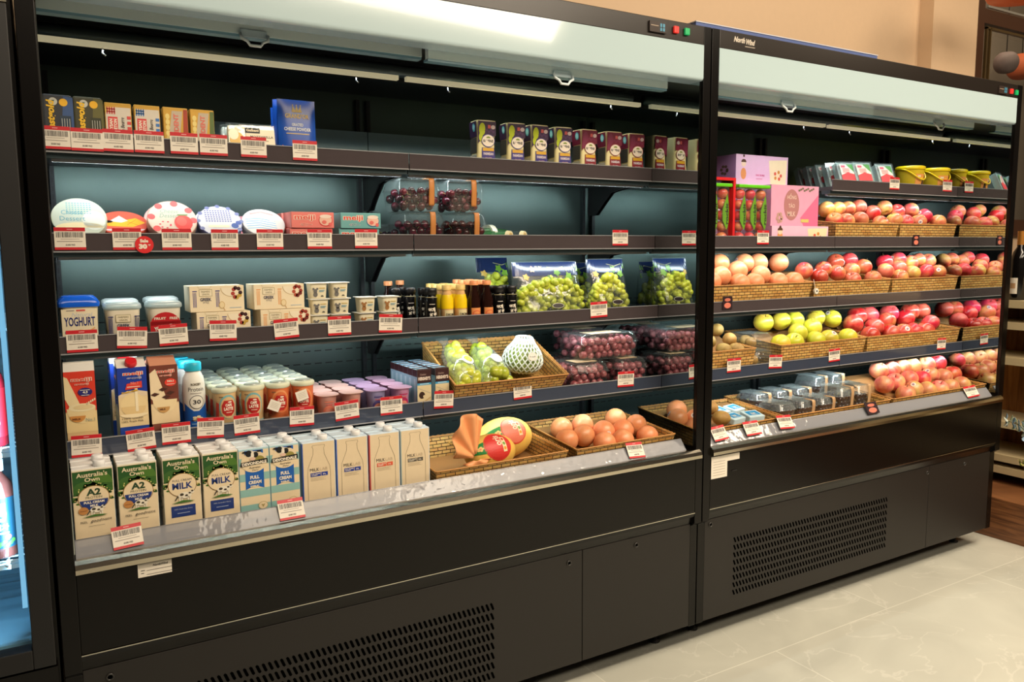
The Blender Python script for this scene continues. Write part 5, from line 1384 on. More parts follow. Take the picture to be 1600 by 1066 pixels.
m_ = M(); m_.loft([(0, .018, .018), (.0008, .018, .018)], C(232, 230, 222), 22); a = Art(); a.text('Fresh', 0, -.003, .006, DK, 1, w=.022); a.put(m_, lambda x, y, L: (x, y, .0008 + OFF * L)); m_.xf(Matrix.Translation((.0, -.062, .088)) @ Matrix.Rotation(radians(72), 4, 'X')); m_.build('round_sticker', g)
g.matrix_world = BX @ Matrix.Translation((.101, .116, .021)) @ Matrix.Rotation(radians(-14), 4, 'X') @ Matrix.Diagonal((.92, .92, .70, 1))

# red grape clamshells
def rgc(label, u, v, yy, z, w, h, seed, rz=0):
    return put(clamshell(label, w, .15, h, REDG, .0115, seed, None, True, 4), u, v, yy, z, rz)


for (ua, ub, v, yy, z, sd, l) in ((892, 958, 590, .185, Z4, 41, 'lower red grape clamshell beside the tilted basket, in front'), (880, 950, 560, .350, Z4, 42, 'lower red grape clamshell directly behind the front lower one'),
                              (963, 1018, 580, .185, Z4, 43, 'narrow lower red grape clamshell against the mirrored side wall'), (908, 1004, 540, .205, Z4 + .086, 44, 'upper red grape clamshell stacked nearest the mirrored side wall'), (893, 955, 525, .370, Z4 + .086, 45, 'upper red grape clamshell at the back of the stack')):
    xa, xb = XY(ua, v, yy) + .004, min(XY(ub, v, yy) - .004, 1.762)
    g = clamshell(l, xb - xa, .15, .082, REDG, .0132, sd, None, True, 4); g.location = ((xa + xb) / 2, yy, z)

# ---------- deck, dairy cabinet ----------
ZDk = ZD + .0005


def brik(name, w, h, d, base, front, side=None, cap=None, topc=None, left=None, wr=None):
    if wr:
        front.p = [([(x * wr / w, y) for x, y in q], c, L) for q, c, L in front.p]; w = wr
    g = thing(name, 'x', 'carton'); m_ = M(); m_.box(-w / 2, w / 2, 0, d, 0, h, base); m_.build('carton_body', g, bevel=.0012)
    m_ = M(); m_.box(-w / 2 + .001, w / 2 - .001, .001, d - .001, h, h + .0012, topc or C(240, 240, 238)); m_.box(-w / 2, w / 2, d * .49, d * .51, h, h + .003, topc or C(240, 240, 238)); m_.build('top_flap', g)
    m_ = M().loft([(h + .001, .011, .011), (h + .002, .0125, .0125), (h + .013, .012, .012), (h + .0145, .0105, .0105)], cap or C(240, 240, 240), 20, c=(w * .18, d * .27)); m_.build('cap', g)
    m_ = M(); front.put(m_, face_front(0)); m_.build('printed_design', g)
    if left: left.put(M(), lambda x, z, L: (-w / 2 - OFF * L, d / 2 - x, z)).build('side_print', g)
    return g


def cow(a, x, y, s, c1, c2, L):
    a.ell(x, y, .013 * s, .0075 * s, c1, L, 14); a.ell(x + .013 * s, y + .006 * s, .005 * s, .004 * s, c1, L, 10)
    for dx in (-.010, -.006, .006, .010): a.rect(x + (dx - .0012) * s, y - .014 * s, x + (dx + .0012) * s, y - .004 * s, c1, L)
    for dx, dy, r in ((-.006, .002, .004), (.003, -.001, .003), (.009, .004, .0025), (.014, .008, .0025)): a.ell(x + dx * s, y + dy * s, r * s, r * .8 * s, c2, L + 1, 8)
    a.poly([(x - .014 * s, y), (x - .020 * s, y - .010 * s), (x - .018 * s, y - .011 * s), (x - .012 * s, y - .002 * s)], c2, L)


def aus(kind):
    w, h, d = .071, .200, .052; a = Art(); gd = C(36, 84, 34); g2 = C(74, 116, 40); cr = C(232, 212, 176)
    a.rect(-w / 2 + .001, .0, w / 2 - .001, h - .006, cr); a.rect(-w / 2 + .0015, .118, w / 2 - .0015, h - .008, gd, 2); a.poly([(-w / 2 + .0015, .118), (w / 2 - .0015, .118), (w / 2 - .0015, .100), (.0, .09), (-w / 2 + .0015, .098)], C(52, 96, 34), 2)
    a.half(.016, .118, .018, .024, g2, 3, 0, 180); a.half(-.012, .112, .022, .014, C(58, 100, 40), 3, 0, 180)
    rr = random.Random(4)
    for i in range(34):
        t = radians(rr.uniform(-20, 200)); r = rr.uniform(.027, .034); a.ell(.0 + r * cos(t), .088 + r * 1.05 * sin(t), .0042, .0022, C(64, 110, 40) if i % 2 else C(40, 84, 30), 3, 6)
    for i in range(16):
        t = radians(rr.uniform(-10, 190)); r = rr.uniform(.028, .033); a.ell(r * cos(t), .088 + r * sin(t), .0012, .0012, C(226, 216, 130), 4, 6)
    a.ell(0, .088, .0275, .0275, C(150, 110, 60), 4, 36); a.ell(0, .088, .0262, .0262, C(234, 214, 178), 5, 36)
    a.text("Australia's", -.001, .1705, .0165, C(232, 216, 180), 4, w=.053, bold=.02); a.text('Own', -.001, .1535, .0150, C(232, 216, 180), 4, w=.026, bold=.02)
    nv = C(26, 52, 120)
    if kind == 0:
        a.text('A2', 0, .094, .015, C(36, 66, 40), 6, w=.025, bold=.04); a.text('PROTEIN', 0, .087, .0052, C(60, 70, 50), 6, w=.028); a.half(0, .084, .0245, .0225, nv, 6, 180, 360)
        a.text('FULL CREAM', 0, .0765, .0052, WHT, 7, w=.035, bold=.04); a.text('MILK', 0, .069, .0052, WHT, 7, w=.014, bold=.03); a.ell(-.019, .062, .0085, .0085, C(190, 130, 70), 7); a.rect(-.025, .061, -.013, .0625, C(150, 96, 50), 8)
        cow(a, .004, .062, .9, C(236, 228, 210), C(60, 56, 40), 8); a.poly([(-.022, .047), (.0, .052), (.022, .049), (.014, .047)], C(60, 106, 36), 9)
        a.text('FEEL', -.019, .034, .0045, DK, 6, w=.012); a.text('good', 0, .032, .009, DK, 6, w=.017, shear=.3); a.text('INSIDE', .020, .035, .0045, DK, 6, w=.017); a.rect(-.012, .026, .016, .0265, DK, 6)
    else:
        a.text('FULL CREAM', 0, .097, .0050, C(44, 48, 70), 6, w=.036); a.text('MILK', 0, .079, .015, nv, 6, w=.038, bold=.03); cow(a, .004, .064, 1.0, C(236, 228, 210), C(60, 50, 36), 8); a.poly([(-.022, .047), (.0, .053), (.022, .049), (.014, .047)], C(60, 106, 36), 9)
        a.rect(-.023, .014, .023, .040, nv, 3); a.text('100% Australian Dairy', 0, .030, .004, C(180, 190, 214), 4, w=.034); a.rect(-.012, .022, .012, .0235, C(150, 164, 200), 4)
    a.remap(lambda y: .202 - (.202 - y) * .62 if y > .150 else (y + .047 if y > .004 else y))
    s = Art(); s.rect(-d / 2, 0, d / 2, h - .004, C(220, 214, 200)); s.rect(-d / 2, .13, d / 2, h - .006, C(120, 136, 110), 2)
    for i in range(24): s.ell(rr.uniform(-.03, .03), rr.uniform(.07, .18), .004, .003, C(90, 110, 80), 3, 6)
    return brik('milk_carton', w, h, d, C(232, 224, 206), a, left=s, wr=XY(180.5, 790, .06) - XY(115, 790, .06))


def devon():
    w, h, d = .0595, .198, .052; a = Art(); cr = C(232, 212, 176); tq = C(140, 186, 180); bl = C(20, 92, 176)
    a.rect(-w / 2 + .001, 0, w / 2 - .001, h - .004, cr)
    for j in range(5): a.rect(-w / 2 + .001, .006 + j * .038, w / 2 - .001, .024 + j * .038, tq, 2)
    a.rect(-.018, .108, .018, h - .004, bl, 3); a.poly([(-.018, .108), (.0, .108), (-.018, .100)], bl, 3); a.poly([(.018, .108), (.0, .108), (.018, .100)], bl, 3)
    a.ell(0, .133, .0255, .0255, cr, 4, 30)
    a.ell(-.006, .152, .0085, .009, C(232, 222, 204), 5, 12); a.ell(-.010, .154, .0065, .008, BLK, 6, 12); a.ell(.003, .150, .0055, .007, BLK, 6, 12); a.ell(-.003, .149, .0032, .010, C(236, 228, 212), 7, 10); a.ell(-.003, .141, .006, .004, C(226, 190, 170), 8, 10); a.ell(-.018, .158, .005, .0022, BLK, 6, 8); a.ell(.010, .158, .005, .0022, BLK, 6, 8); a.half(.010, .137, .010, .010, C(150, 140, 70), 5, 0, 180)
    a.poly([(-.027, .124), (.027, .128), (.026, .139), (-.026, .134)], BLK, 8); a.text('DEVONDALE', 0, .1265, .0075, WHT, 9, w=.048, bold=.05, rot=3); a.text('Australian', 0, .117, .005, DK, 6, w=.022, shear=.3); a.text('Dairy', .001, .110, .005, DK, 6, w=.012, shear=.3)
    a.text('FULL', 0, .091, .0085, WHT, 5, w=.018, bold=.05); a.text('CREAM', 0, .079, .0085, WHT, 5, w=.025, bold=.05); a.text('MILK', 0, .072, .004, WHT, 5, w=.018, bold=.03); a.ell(.014, .024, .0095, .0095, C(170, 150, 90), 5, 16); a.ell(.014, .024, .0085, .0085, cr, 6, 16); a.poly([(.014, .019), (.018, .028), (.014, .026), (.010, .028)], C(170, 150, 90), 7)
    a.p = [([(x, y + .033) for x, y in q], c, L) if L >= 4 else (q, c, L) for q, c, L in a.p]
    s = Art(); s.rect(-d / 2, 0, d / 2, h - .004, C(150, 196, 206))
    return brik('milk_carton', w, h, d, C(170, 206, 214), a, left=s, topc=C(226, 240, 248), wr=XY(447.5, 790, .06) - XY(400, 790, .06) - .001)


def mlab(edge, lab, name='milk_carton'):
    w, h, d = .0655, .194, .052; a = Art(); cr = C(226, 206, 172)
    a.rect(-w / 2 + .0016, .0, w / 2 - .0016, h - .002, cr)
    pts = [(-.0225, .0), (-.0225, .075), (-.0215, .10), (-.016, .125), (-.011, .148), (-.0105, .170), (-.0125, .176), (-.0115, .182), (.0115, .182), (.0125, .176), (.0105, .170), (.011, .148), (.016, .125), (.0215, .10), (.0225, .075), (.0225, .0)]
    a.line(pts, .0006, C(110, 96, 76), 2)
    a.text('MILK', -.009, .086, .0115, C(50, 46, 44), 3, w=.018); a.text('LAB', .009, .086, .0115, C(200, 180, 150), 3, w=.015)
    a.rect(-.017, .066, .003, .080, lab, 3); a.rect(.0042, .066, .017, .080, lab, 3); a.text('FULL CREAM', -.007, .074, .0035, WHT, 4, w=.017, bold=.03); a.text('DAIRY', -.009, .069, .0035, WHT, 4, w=.012, bold=.03); a.text('1L', .0105, .070, .005, WHT, 4, w=.006, bold=.03)
    for j, ww in enumerate((.030, .026, .030)): a.rect(-.017, .060 - j * .0045, -.017 + ww, .0607 - j * .0045, C(140, 124, 100), 3)
    a.remap(lambda y: (.194 - (.194 - y) * .68) if y > .002 else y)
    s = Art(); s.rect(-d / 2, 0, d / 2, h - .002, C(206, 220, 232)); s.rect(d / 2 - .006, 0, d / 2, h - .001, edge, 2); a.rect(-w / 2, 0, -w / 2 + .0022, h - .001, edge, 2)
    return brik(name, w, h, d, C(206, 220, 232), a, left=s, topc=C(214, 232, 244), wr=XY(552, 790, .06) - XY(500.5, 790, .06) - .0015)


X6 = lambda u, v=790: XY(u, v, .062)
a0, a1, dv = aus(0), aus(1), devon()
ml = [mlab(C(40, 80, 160), C(34, 60, 150)), mlab(C(40, 90, 180), C(34, 60, 150)), mlab(C(196, 60, 60), C(220, 90, 60)), mlab(C(150, 170, 170), C(90, 84, 74))]
rowd = [(a0, 147.5, 'green carton with a navy half circle, first from the left on the bottom deck'), (a0, 217.5, 'green carton with a navy half circle, beside the plainer green cartons'), (a1, 286.5, 'green carton with big MILK lettering, next to the navy half circle ones'), (a1, 347.5, 'green carton with big MILK lettering, next to the blue striped cartons'),
        (dv, 400, 'blue striped cow carton beside the green cartons'), (dv, 447.5, 'blue striped cow carton beside the bottle outline cartons'), (ml[0], 500.5, 'cream carton with a bottle outline and navy label, nearest the cow cartons'), (ml[1], 552.5, 'cream carton with a bottle outline and navy label, second of its kind'),
        (ml[2], 603, 'cream carton with a bottle outline and red label'), (ml[3], 650.5, 'cream carton with a bottle outline and dark grey label, beside the melon basket')]
xs = [X6(r[1]) for r in rowd]
for (pr2, u, l), x in zip(rowd, xs):
    w = {a0: .069, a1: .069, dv: .060}.get(pr2, .064)
    place(pr2, (x, .062, ZDk), (0, 0, 0), l)
BEH = ['carton behind the leftmost green carton', 'carton behind the second green carton from the left', 'carton behind the third green carton from the left', 'carton behind the fourth green carton from the left', 'carton behind the cow carton nearer the green ones', 'carton behind the cow carton nearer the bottle outlines',
       'rear navy label bottle outline carton beside the cow cartons', 'rear navy label bottle outline carton beside the red label one', 'rear bottle outline carton with a red edge', 'rear bottle outline carton with a grey edge, near the melons']
for i, ((pr2, u, l), x) in enumerate(zip(rowd, xs)):
    place(pr2, (x + .0, .1146, ZDk), (0, 0, 0), BEH[i])

# baskets on the deck
bA = setb(basket('wicker basket on the deck holding the two big netted melons', .430, .30, .070, liner=((.022, .008), (.275, .012))), 0.875, 1.305, .055, ZDk, 4, 0)
bB = setb(basket('wicker basket of pale orange grapefruit beside the chrome bumper end', .385, .30, .070, liner=((.022, .008), (.10, .021), (.275, .057))), 1.335, 1.720, .052, ZDk, 5, 0)

MEL = mat((236, 190, 92), .4, noise=.18)


def melon(label, x, y, z, r, L, rz, band, front):
    g = thing('melon', label, 'melon', (x, y, z), (0, 0, radians(rz)))
    n = 14; m_ = M().loft([(-L * cos(pi * i / n), max(.002, r * sin(pi * i / n)), max(.002, r * sin(pi * i / n))) for i in range(n + 1)], MEL, 36); m_.xf(Matrix.Rotation(pi / 2, 4, 'Y')); m_.build('fruit', g)
    # wrap-round seal on the side facing the aisle
    fr = lambda s, t, e: (s, -(r * math.sqrt(max(0, 1 - (s / L) ** 2)) + e) * cos(t), (r * math.sqrt(max(0, 1 - (s / L) ** 2)) + e) * sin(t))
    a = Art(); a.ell(0, 0, .046, .046, C(214, 62, 48), 1, 30); a.ell(0, 0, .042, .042, C(226, 120, 96) if not front else C(206, 50, 44), 2, 30)
    a.text('oris', .0, .004, .022, C(240, 216, 190), 3, w=.034, bold=.02, rot=90); a.rect(.012, -.022, .026, .024, C(228, 214, 170), 3); a.ell(.019, -.012, .005, .005, C(226, 150, 40), 4, 10); a.ell(.019, .002, .005, .005, C(110, 150, 60), 4, 10); a.ell(.019, .016, .005, .005, C(200, 80, 50), 4, 10)
    gr = C(30, 128, 56); a.rect(-.10, -.02, -.040, .022, gr, 1)
    for i in range(2):
        for k in range(5): a.ell(-.056 - i * .022 + .006 * cos(k * 1.26), .0 + .006 * sin(k * 1.26), .004, .004, C(236, 196, 120), 2, 8)
        a.ell(-.056 - i * .022, 0, .003, .003, C(226, 120, 90), 3, 8)
    # strip subdivision both ways
    m_ = M()
    for pts, c, Lr in a.p:
        xa = min(p[0] for p in pts); xb = max(p[0] for p in pts); cells = [pts]
        if xb - xa > .012:
            k = int((xb - xa) / .008) + 1; cells = [clipx(clipx(pts, xa + (xb - xa) * i / k, 1), xa + (xb - xa) * (i + 1) / k, -1) for i in range(k)]
        out = []
        for q in cells:
            if len(q) < 3: continue
            q2 = [(p[1], p[0]) for p in q]; ya = min(p[0] for p in q2); yb = max(p[0] for p in q2)
            if yb - ya > .012:
                k = int((yb - ya) / .008) + 1
                out += [[(p[1], p[0]) for p in clipx(clipx(q2, ya + (yb - ya) * i / k, 1), ya + (yb - ya) * (i + 1) / k, -1)] for i in range(k)]
            else: out.append(q)
        for q in out:
            if len(q) > 2: m_.add([fr(max(-L * .98, min(L * .98, px_)), .62 + py_ / r, OFF * Lr + .0006) for px_, py_ in q], [tuple(range(len(q)))], c)
    m_.build('sticker', g)
    return g


melon('large yellow melon with a pink round seal at the back of the melon basket', 1.192, .232, ZDk + .088, .064, .100, 8, 0, False)
m1 = melon('yellow melon with a red seal wrapped in orange paper, front of the melon basket', 1.085, .128, ZDk + .080, .054, .084, 6, 0, True)
m_ = M()
def fan(u, v):
    t = (u - .5) * 2.9 + 2.62; rad = .018 + v * .125; pl_ = .006 * sin(u * 60) * v
    return (-.075 - (.02 + v * .055) * abs(cos(t)) * 1.0 + pl_, -.025 - .035 * v + .02 * (1 - v), .012 + rad * sin(t * .5 + .2) * .9 - .03 * u * v)
def fan2(u, v):
    t = radians(74 + 100 * u); rad = .012 + (.098 + .022 * sin(pi * u * 1.3)) * v; pl_ = sin(u * 20) * v
    return (-.084 + rad * cos(t) * .78, -.052 + .011 * pl_ - .004 * v, .0 + rad * sin(t) * 1.02 + .008)
OP = mat((240, 164, 108), .55, noise=.1)
m_.grid(fan2, 36, 8, OP)
m_.grid(lambda u, v: (-.082 + (.012 + .045 * v) * cos(pi * (1.15 + .75 * u)) * .95, -.055 + .004 * sin(u * 16) * v, .006 + (.010 + .022 * v) * sin(pi * (1.15 + .75 * u)) * .6), 20, 5, OP)
m_.build('paper_wrap', m1, solid=.0008)
m_ = M().tube([(-.09, -.02, 0), (-.10, -.03, .02), (-.17, -.045, .065)], .0025, C(206, 170, 90), 6); m_.build('stalk', m1)

# ---------- fruit prototypes ----------
APR = fruit_mat('apple_red', (196, 44, 48), (220, 92, 76), (226, 160, 96), 6, .28, .012)
APP = fruit_mat('apple_pink', (204, 78, 70), (220, 118, 92), (228, 184, 96), 6, .3, .015)
APL = fruit_mat('apple_pale', (214, 100, 90), (230, 150, 120), (232, 192, 118), 6, .3, .015)
APD = fruit_mat('apple_dark', (178, 24, 40), (204, 50, 56), (226, 110, 90), 5, .26, .01)
APG = fruit_mat('apple_green', (196, 196, 44), (206, 200, 60), (214, 176, 70), 4, .3, .012)
ORA = fruit_mat('grapefruit', (234, 148, 98), (236, 160, 114), (234, 142, 92), 9, .34, .006, False)
KIW = fruit_mat('kiwi', (168, 132, 66), (150, 116, 60), (182, 150, 84), 10, .6, .01, False)
NZ = 16


def apple(name, m, r, stem=True, sticker=False, cat='apple', sq=.90, dimple=True):
    mm = M(); rings = []
    for i in range(NZ + 1):
        t = pi * i / NZ; rr_ = sin(t) ** .9 * (1 + .05 * cos(t)); z = -cos(t) * sq
        if dimple:
            z -= .26 * math.exp(-(rr_ / .22) ** 2) * (1 if t > pi / 2 else -0.55)
        rings.append((r * z, max(r * .004, r * rr_), max(r * .004, r * rr_)))
    mm.loft(rings, m, 20); o = mm.build(name); o['label'] = 'x'; o['category'] = cat
    if stem:
        s = M().tube([(0, 0, r * .55), (r * .04, 0, r * .8), (r * .12, 0, r * 1.02)], r * .035, C(90, 66, 36), 5); s.build('stem', o)
    if sticker:
        s = M(); a = Art(); a.ell(0, 0, r * .26, r * .26, C(232, 226, 216), 1, 14); a.ell(0, 0, r * .12, r * .12, C(150, 120, 150), 2, 10)
        a.put(s, lambda x, y, L: (x, -math.sqrt(max(0, r * r * 1.0 - x * x - y * y)) * 1.0 - OFF * L * 2, y)); s.build('fruit_sticker', o)
    return o


FR = {}


def fruit(kind, r, p, label, tilt, group=None):
    """kind: material key; p: centre"""
    rr = random.random()
    k = (kind, round(r, 4), 'stk' if rr < .25 else 'pl')
    if k not in FR:
        m = dict(pale=APL, red=APR, pink=APP, dark=APD, green=APG, ora=ORA, kiwi=KIW)[kind]
        nm = dict(ora='grapefruit', kiwi='kiwi_fruit').get(kind, 'apple'); ct = dict(ora='grapefruit', kiwi='kiwi').get(kind, 'apple')
        FR[k] = apple(nm, m, r, kind not in ('ora', 'kiwi'), k[2] == 'stk', ct, .97 if kind == 'ora' else (1.22 if kind == 'kiwi' else .9), kind not in ('ora', 'kiwi'))
    return place(FR[k], p, tilt, label, group)


def pile(name, pts, kind, r, Y0, z0, k, words, xmin=-9, xmax=9, sx=5.92, ox=0, oy=0, zmax=9):
    """pts: (u, v[, kind]) picture hints for the fruit of one sloping pile; every one is set on the pile's real slope and pushed clear of its neighbours"""
    P = []
    for q in pts:
        p = onP(ox + q[0] / sx, oy + q[1] / sx, Y0, z0, k); kd = q[2] if len(q) > 2 else kind
        if xmin + .3 * r < p.x < xmax - .3 * r and p.y < .55: P.append([Vector(p), kd])
    s = Vector((0, 1, k)).normalized(); ex = Vector((1, 0, 0)); o = Vector((0, Y0, z0)); D = 2 * r * (1.22 if kind == 'kiwi' else 1.01)
    Q = [[p.x, (p - o).dot(s)] for p, _ in P]
    while True:
        for it in range(160):
            for i in range(len(Q)):
                for j in range(i):
                    dx = Q[i][0] - Q[j][0]; ds = Q[i][1] - Q[j][1]; L = math.hypot(dx, ds) or 1e-6
                    if L < D:
                        f = (D - L) / 2 / L; Q[i][0] += dx * f; Q[i][1] += ds * f; Q[j][0] -= dx * f; Q[j][1] -= ds * f
            for q in Q:
                q[0] = min(max(q[0], xmin + r), xmax - r); q[1] = min(max(q[1], 0), (zmax - r - z0) / s.z)
        bad = [sum(max(0, D * .985 - math.hypot(Q[i][0] - Q[j][0], Q[i][1] - Q[j][1])) for j in range(len(Q)) if j != i) for i in range(len(Q))]
        if not bad or max(bad) <= 0: break
        k_ = bad.index(max(bad)); Q.pop(k_); P.pop(k_)
    # number them row by row for their descriptions
    items = [(q[0], q[1], kd) for q, (_, kd) in zip(Q, P)]
    rowof = {}
    for i, it in enumerate(items): rowof.setdefault(0 if it[1] < D * .55 else (1 if it[1] < D * 1.45 else 2), []).append(i)
    RN = ['front row', 'middle row', 'back row'] if len(rowof) > 2 else ['front row', 'back row', 'back row']
    for rw, idx in rowof.items():
        idx.sort(key=lambda i: items[i][0])
        for n, i in enumerate(idx):
            x, t, kd = items[i]; c = o + ex * x + s * t
            cn = dict(pale='pale pink apple', red='red apple', pink='pink red apple', dark='deep red apple', green='yellow green apple', ora='orange grapefruit', kiwi='brown kiwi')[kd]
            fruit(kd, r, c, cn + ', ' + ORD[n] + ' from left, ' + RN[rw] + ' of ' + words, (random.uniform(-.9, .5), random.uniform(-.8, .8), random.uniform(-3, 3)) if kd != 'kiwi' else (pi / 2 + random.uniform(-.3, .3), 0, random.uniform(-.6, .6)), name)


# grapefruit in the deck basket of the dairy cabinet
pile('grapefruit in the deck basket', [(95, 480), (280, 480), (470, 510), (660, 480), (120, 570), (300, 560), (400, 600), (600, 570), (790, 540), (740, 440), (600, 425)], 'ora', .036, .112, ZDk + .058, .30, 'deck basket', 1.343, 1.712, 5.33, 860, 580)

# ======================= right cabinet =======================
XL, XM, XR = 1.835, 2.6875, 3.54
# second shelf, left bay: pink boxes and apple tubes
def pink_box(label, w, h, d, big=False):
    a = Art(); a.rect(-w / 2, 0, w / 2, h, C(222, 160, 190) if big else C(226, 186, 212))
    if big:
        a.poly([(.05, 0), (w / 2, 0), (w / 2, h * .8), (.03, h * .2)], C(222, 110, 150), 2); a.ell(-.02, h * .52, .042, .058, C(176, 120, 120), 3, 30)
        for j, t in enumerate(('HỒNG', 'TÁO', 'MILK')): a.text(t, -.02, h * .66 - j * .032, .018 if j else .022, C(220, 190, 180), 4, w=(.050, .036, .044)[j], bold=.02)
        for i in range(9): a.ell(.02 + i * .010, h * .88 + .004 * (i % 3), .006, .004, C(120, 110, 90), 4, 8)
        for i in range(6): a.ell(-.085 + .012 * cos(i * 1.1), .03 + .014 * sin(i * 1.1), .008, .008, C(190, 150, 140), 4, 10)
        a.rect(.034, .014, .078, .026, C(206, 190, 110), 4)
    else:
        x = -w * .36; a.ell(x, h * .36, .015, .022, C(226, 150, 90), 2, 16); a.ell(x, h * .70, .013, .013, C(236, 206, 180), 3, 16); a.half(x, h * .74, .014, .012, C(90, 60, 44), 4, 0, 180); a.ell(x, h * .95, .005, .005, C(90, 60, 44), 4, 10)
        a.text('HONG TAO MILK', -.012, h * .3, .007, C(206, 80, 130), 3, w=.05, bold=.03); a.rect(-.035, h * .2, .0, h * .22, C(206, 120, 150), 3); a.poly([(w * .16, 0), (w * .46, 0), (w * .48, h * .9), (w * .12, h * .85)], C(238, 220, 180), 2)
        for i in range(5): a.ell(w * .3 + .018 * cos(i * 1.3), h * .35 + .014 * sin(i * 1.3), .007, .007, C(206, 140, 60) if i % 2 else C(214, 90, 70), 3, 10)
    s = Art(); s.rect(-d / 2, 0, d / 2, h, C(206, 150, 200)); 
    for i in range(7): s.ell(.015 * cos(i), h * .5 + .015 * sin(i), .008, .006, C(120, 90, 70), 2, 8)
    return carton('pink_gift_box', label, 'box', w, h, d, C(226, 180, 206), a, s)


pxb = lambda u0, u1, v, y: (XY(u0, v, y), XY(u1, v, y))
def pbox(label, ua, ub, v, y, z, h, d, big=False):
    xa, xb = XY(ua, v, y), XY(ub, v, y); g = pink_box(label, xb - xa, h, d, big); g.location = ((xa + xb) / 2, y, z)


pbox('large pink box with HONG TAO MILK in an oval, standing on the pink box beneath', 1205, 1279, 305, .235, Z2 + .0655, .152, .13, True)
pbox('low pink box with a child picture, under the large pink box', 1206, 1294, 355, .226, Z2, .065, .15)

zt_ = onY(1190, 243, .385).z; hb_ = (zt_ - Z2) / 3 - .0006
pbox('pink box with a child picture, topmost of the stack behind the large pink box', 1150, 1231, 256, .385, Z2 + 2 * (hb_ + .0005), hb_, .12)
for z_, h_, l_ in ((0, .075, 'pink box at the bottom behind the large pink box'), (.0755, .075, 'pink box in the middle behind the large pink box')):
    pbox(l_, 1152, 1228, 300, .385, Z2 + (0 if z_ == 0 else hb_ + .0005), hb_, .12)
pbox('pink box at the bottom behind the red framed apple tubes', 1112, 1132, 300, .42, Z2, .135, .10)


def tube_pack(label, x, y, red):
    n = 3 if not red else 2
    g = thing('apple_tube_pack', label, 'fruit pack', (x, y, Z2)); gr = mat((96, 196, 30), .3)
    for i in range(n):
        xx = (i - (n - 1) / 2) * .054
        m_ = M().loft([(.002, .025, .025), (.200, .025, .025)], CLEAR, 24, cap0=False, cap1=False, c=(xx, .026)); m_.build('clear_tube', g)
        m_ = M()
        for k in range(5): m_.ball((xx, .026, .023 + k * .039), .0205, APR, 14, 10, .92)
        m_.build('small_apples', g)
        a = Art(); lf = C(96, 150, 28); pts = [(0, .048), (.016, .08), (.017, .12), (.0, .175), (-.017, .12), (-.016, .08)]; a.poly(pts, lf, 1); a.text('rockit', .001, .098, .015, DK, 2, w=.075, bold=.03, rot=90)
        m_ = M(); a.put(m_, lambda px_, z, L: (xx + (.0254 + OFF * L) * sin(px_ / .0254), .026 - (.0254 + OFF * L) * cos(px_ / .0254), z), .004); m_.build('leaf_label', g)
    m_ = M(); m_.box(-.027 * n, .027 * n, 0, .052, .200, .212, gr); m_.build('green_top', g, bevel=.003)
    if red:
        rdm = mat((206, 30, 36), .4); m_ = M(); m_.box(.027 * n + .001, .027 * n + .012, -.002, .06, 0, .232, rdm); m_.box(-.027 * n - .008, .027 * n + .001, -.002, .06, .222, .232, rdm); m_.box(-.027 * n - .008, -.027 * n - .001, -.002, .06, 0, .222, rdm); m_.build('red_frame', g)
    return g


tube_pack('pack of apple tubes inside a red cardboard frame at the left end', XY(1149, 320, .225) - .068, .225, True)
tube_pack('pack of three clear apple tubes with green leaf labels beside the large pink box', XY(1179.5, 320, .225), .225, False)

# first shelf, right bay: strawberry trays and yellow buckets
def tray(label, x, y, rz, tone=0):
    g = thing('clear_fruit_tray', label, 'fruit tray', (x, y, Z1 + .0135), (radians(-24), 0, radians(rz)))
    m_ = M(); m_.box(-.042, .042, 0, .030, 0, .105, clear_mat('teal_tray', (0.75, 0.9, 0.88), .5, .08, .55, (0.62, 0.78, 0.74))); m_.box(-.047, .047, -.003, .0, -.002, .110, CLEAR); m_.build('tray', g, bevel=.005)
    m_ = M(); rr = random.Random(int(x * 99)); 
    for i in range(3):
        for k in range(4): m_.ball(((i - 1) * .026, .014, .015 + k * .024), .0115, C(200, 44, 40, .3), 10, 7)
    m_.build('fruit', g)
    a = Art(); a.rect(-.032, .020, .032, .095, C(214, 210, 196)); a.poly([(-.032, .02), (.032, .02), (.032, .05), (0, .058), (-.032, .045)], C(216, 60, 66), 2); a.poly([(.0, .095), (.032, .095), (.032, .06)], C(90, 150, 80), 2); a.rect(-.026, .080, -.006, .090, C(220, 90, 110), 2)
    for j in range(3): a.rect(-.022, .058 + j * .007, .012, .061 + j * .007, C(226, 120, 120), 3)
    m_ = M(); a.put(m_, face_front(-.0032)); m_.build('printed_design', g); return g


for i, (uu, yy) in enumerate(((1268, .50), (1282, .446), (1297, .392), (1313, .338), (1330, .284))): tray('clear tray of red fruit in the column at the shelf end, ' + ('rearmost', 'second rearmost', 'middle', 'second from front', 'front')[i] + ' one', max(2.742, XY(uu, 262, yy)), yy, -14)
tray('clear strawberry tray left of the other front tray beside the buckets', XY(1358, 262, .25), .256, -16); tray('clear strawberry tray right beside the yellow buckets', XY(1393, 262, .25), .256, -14)


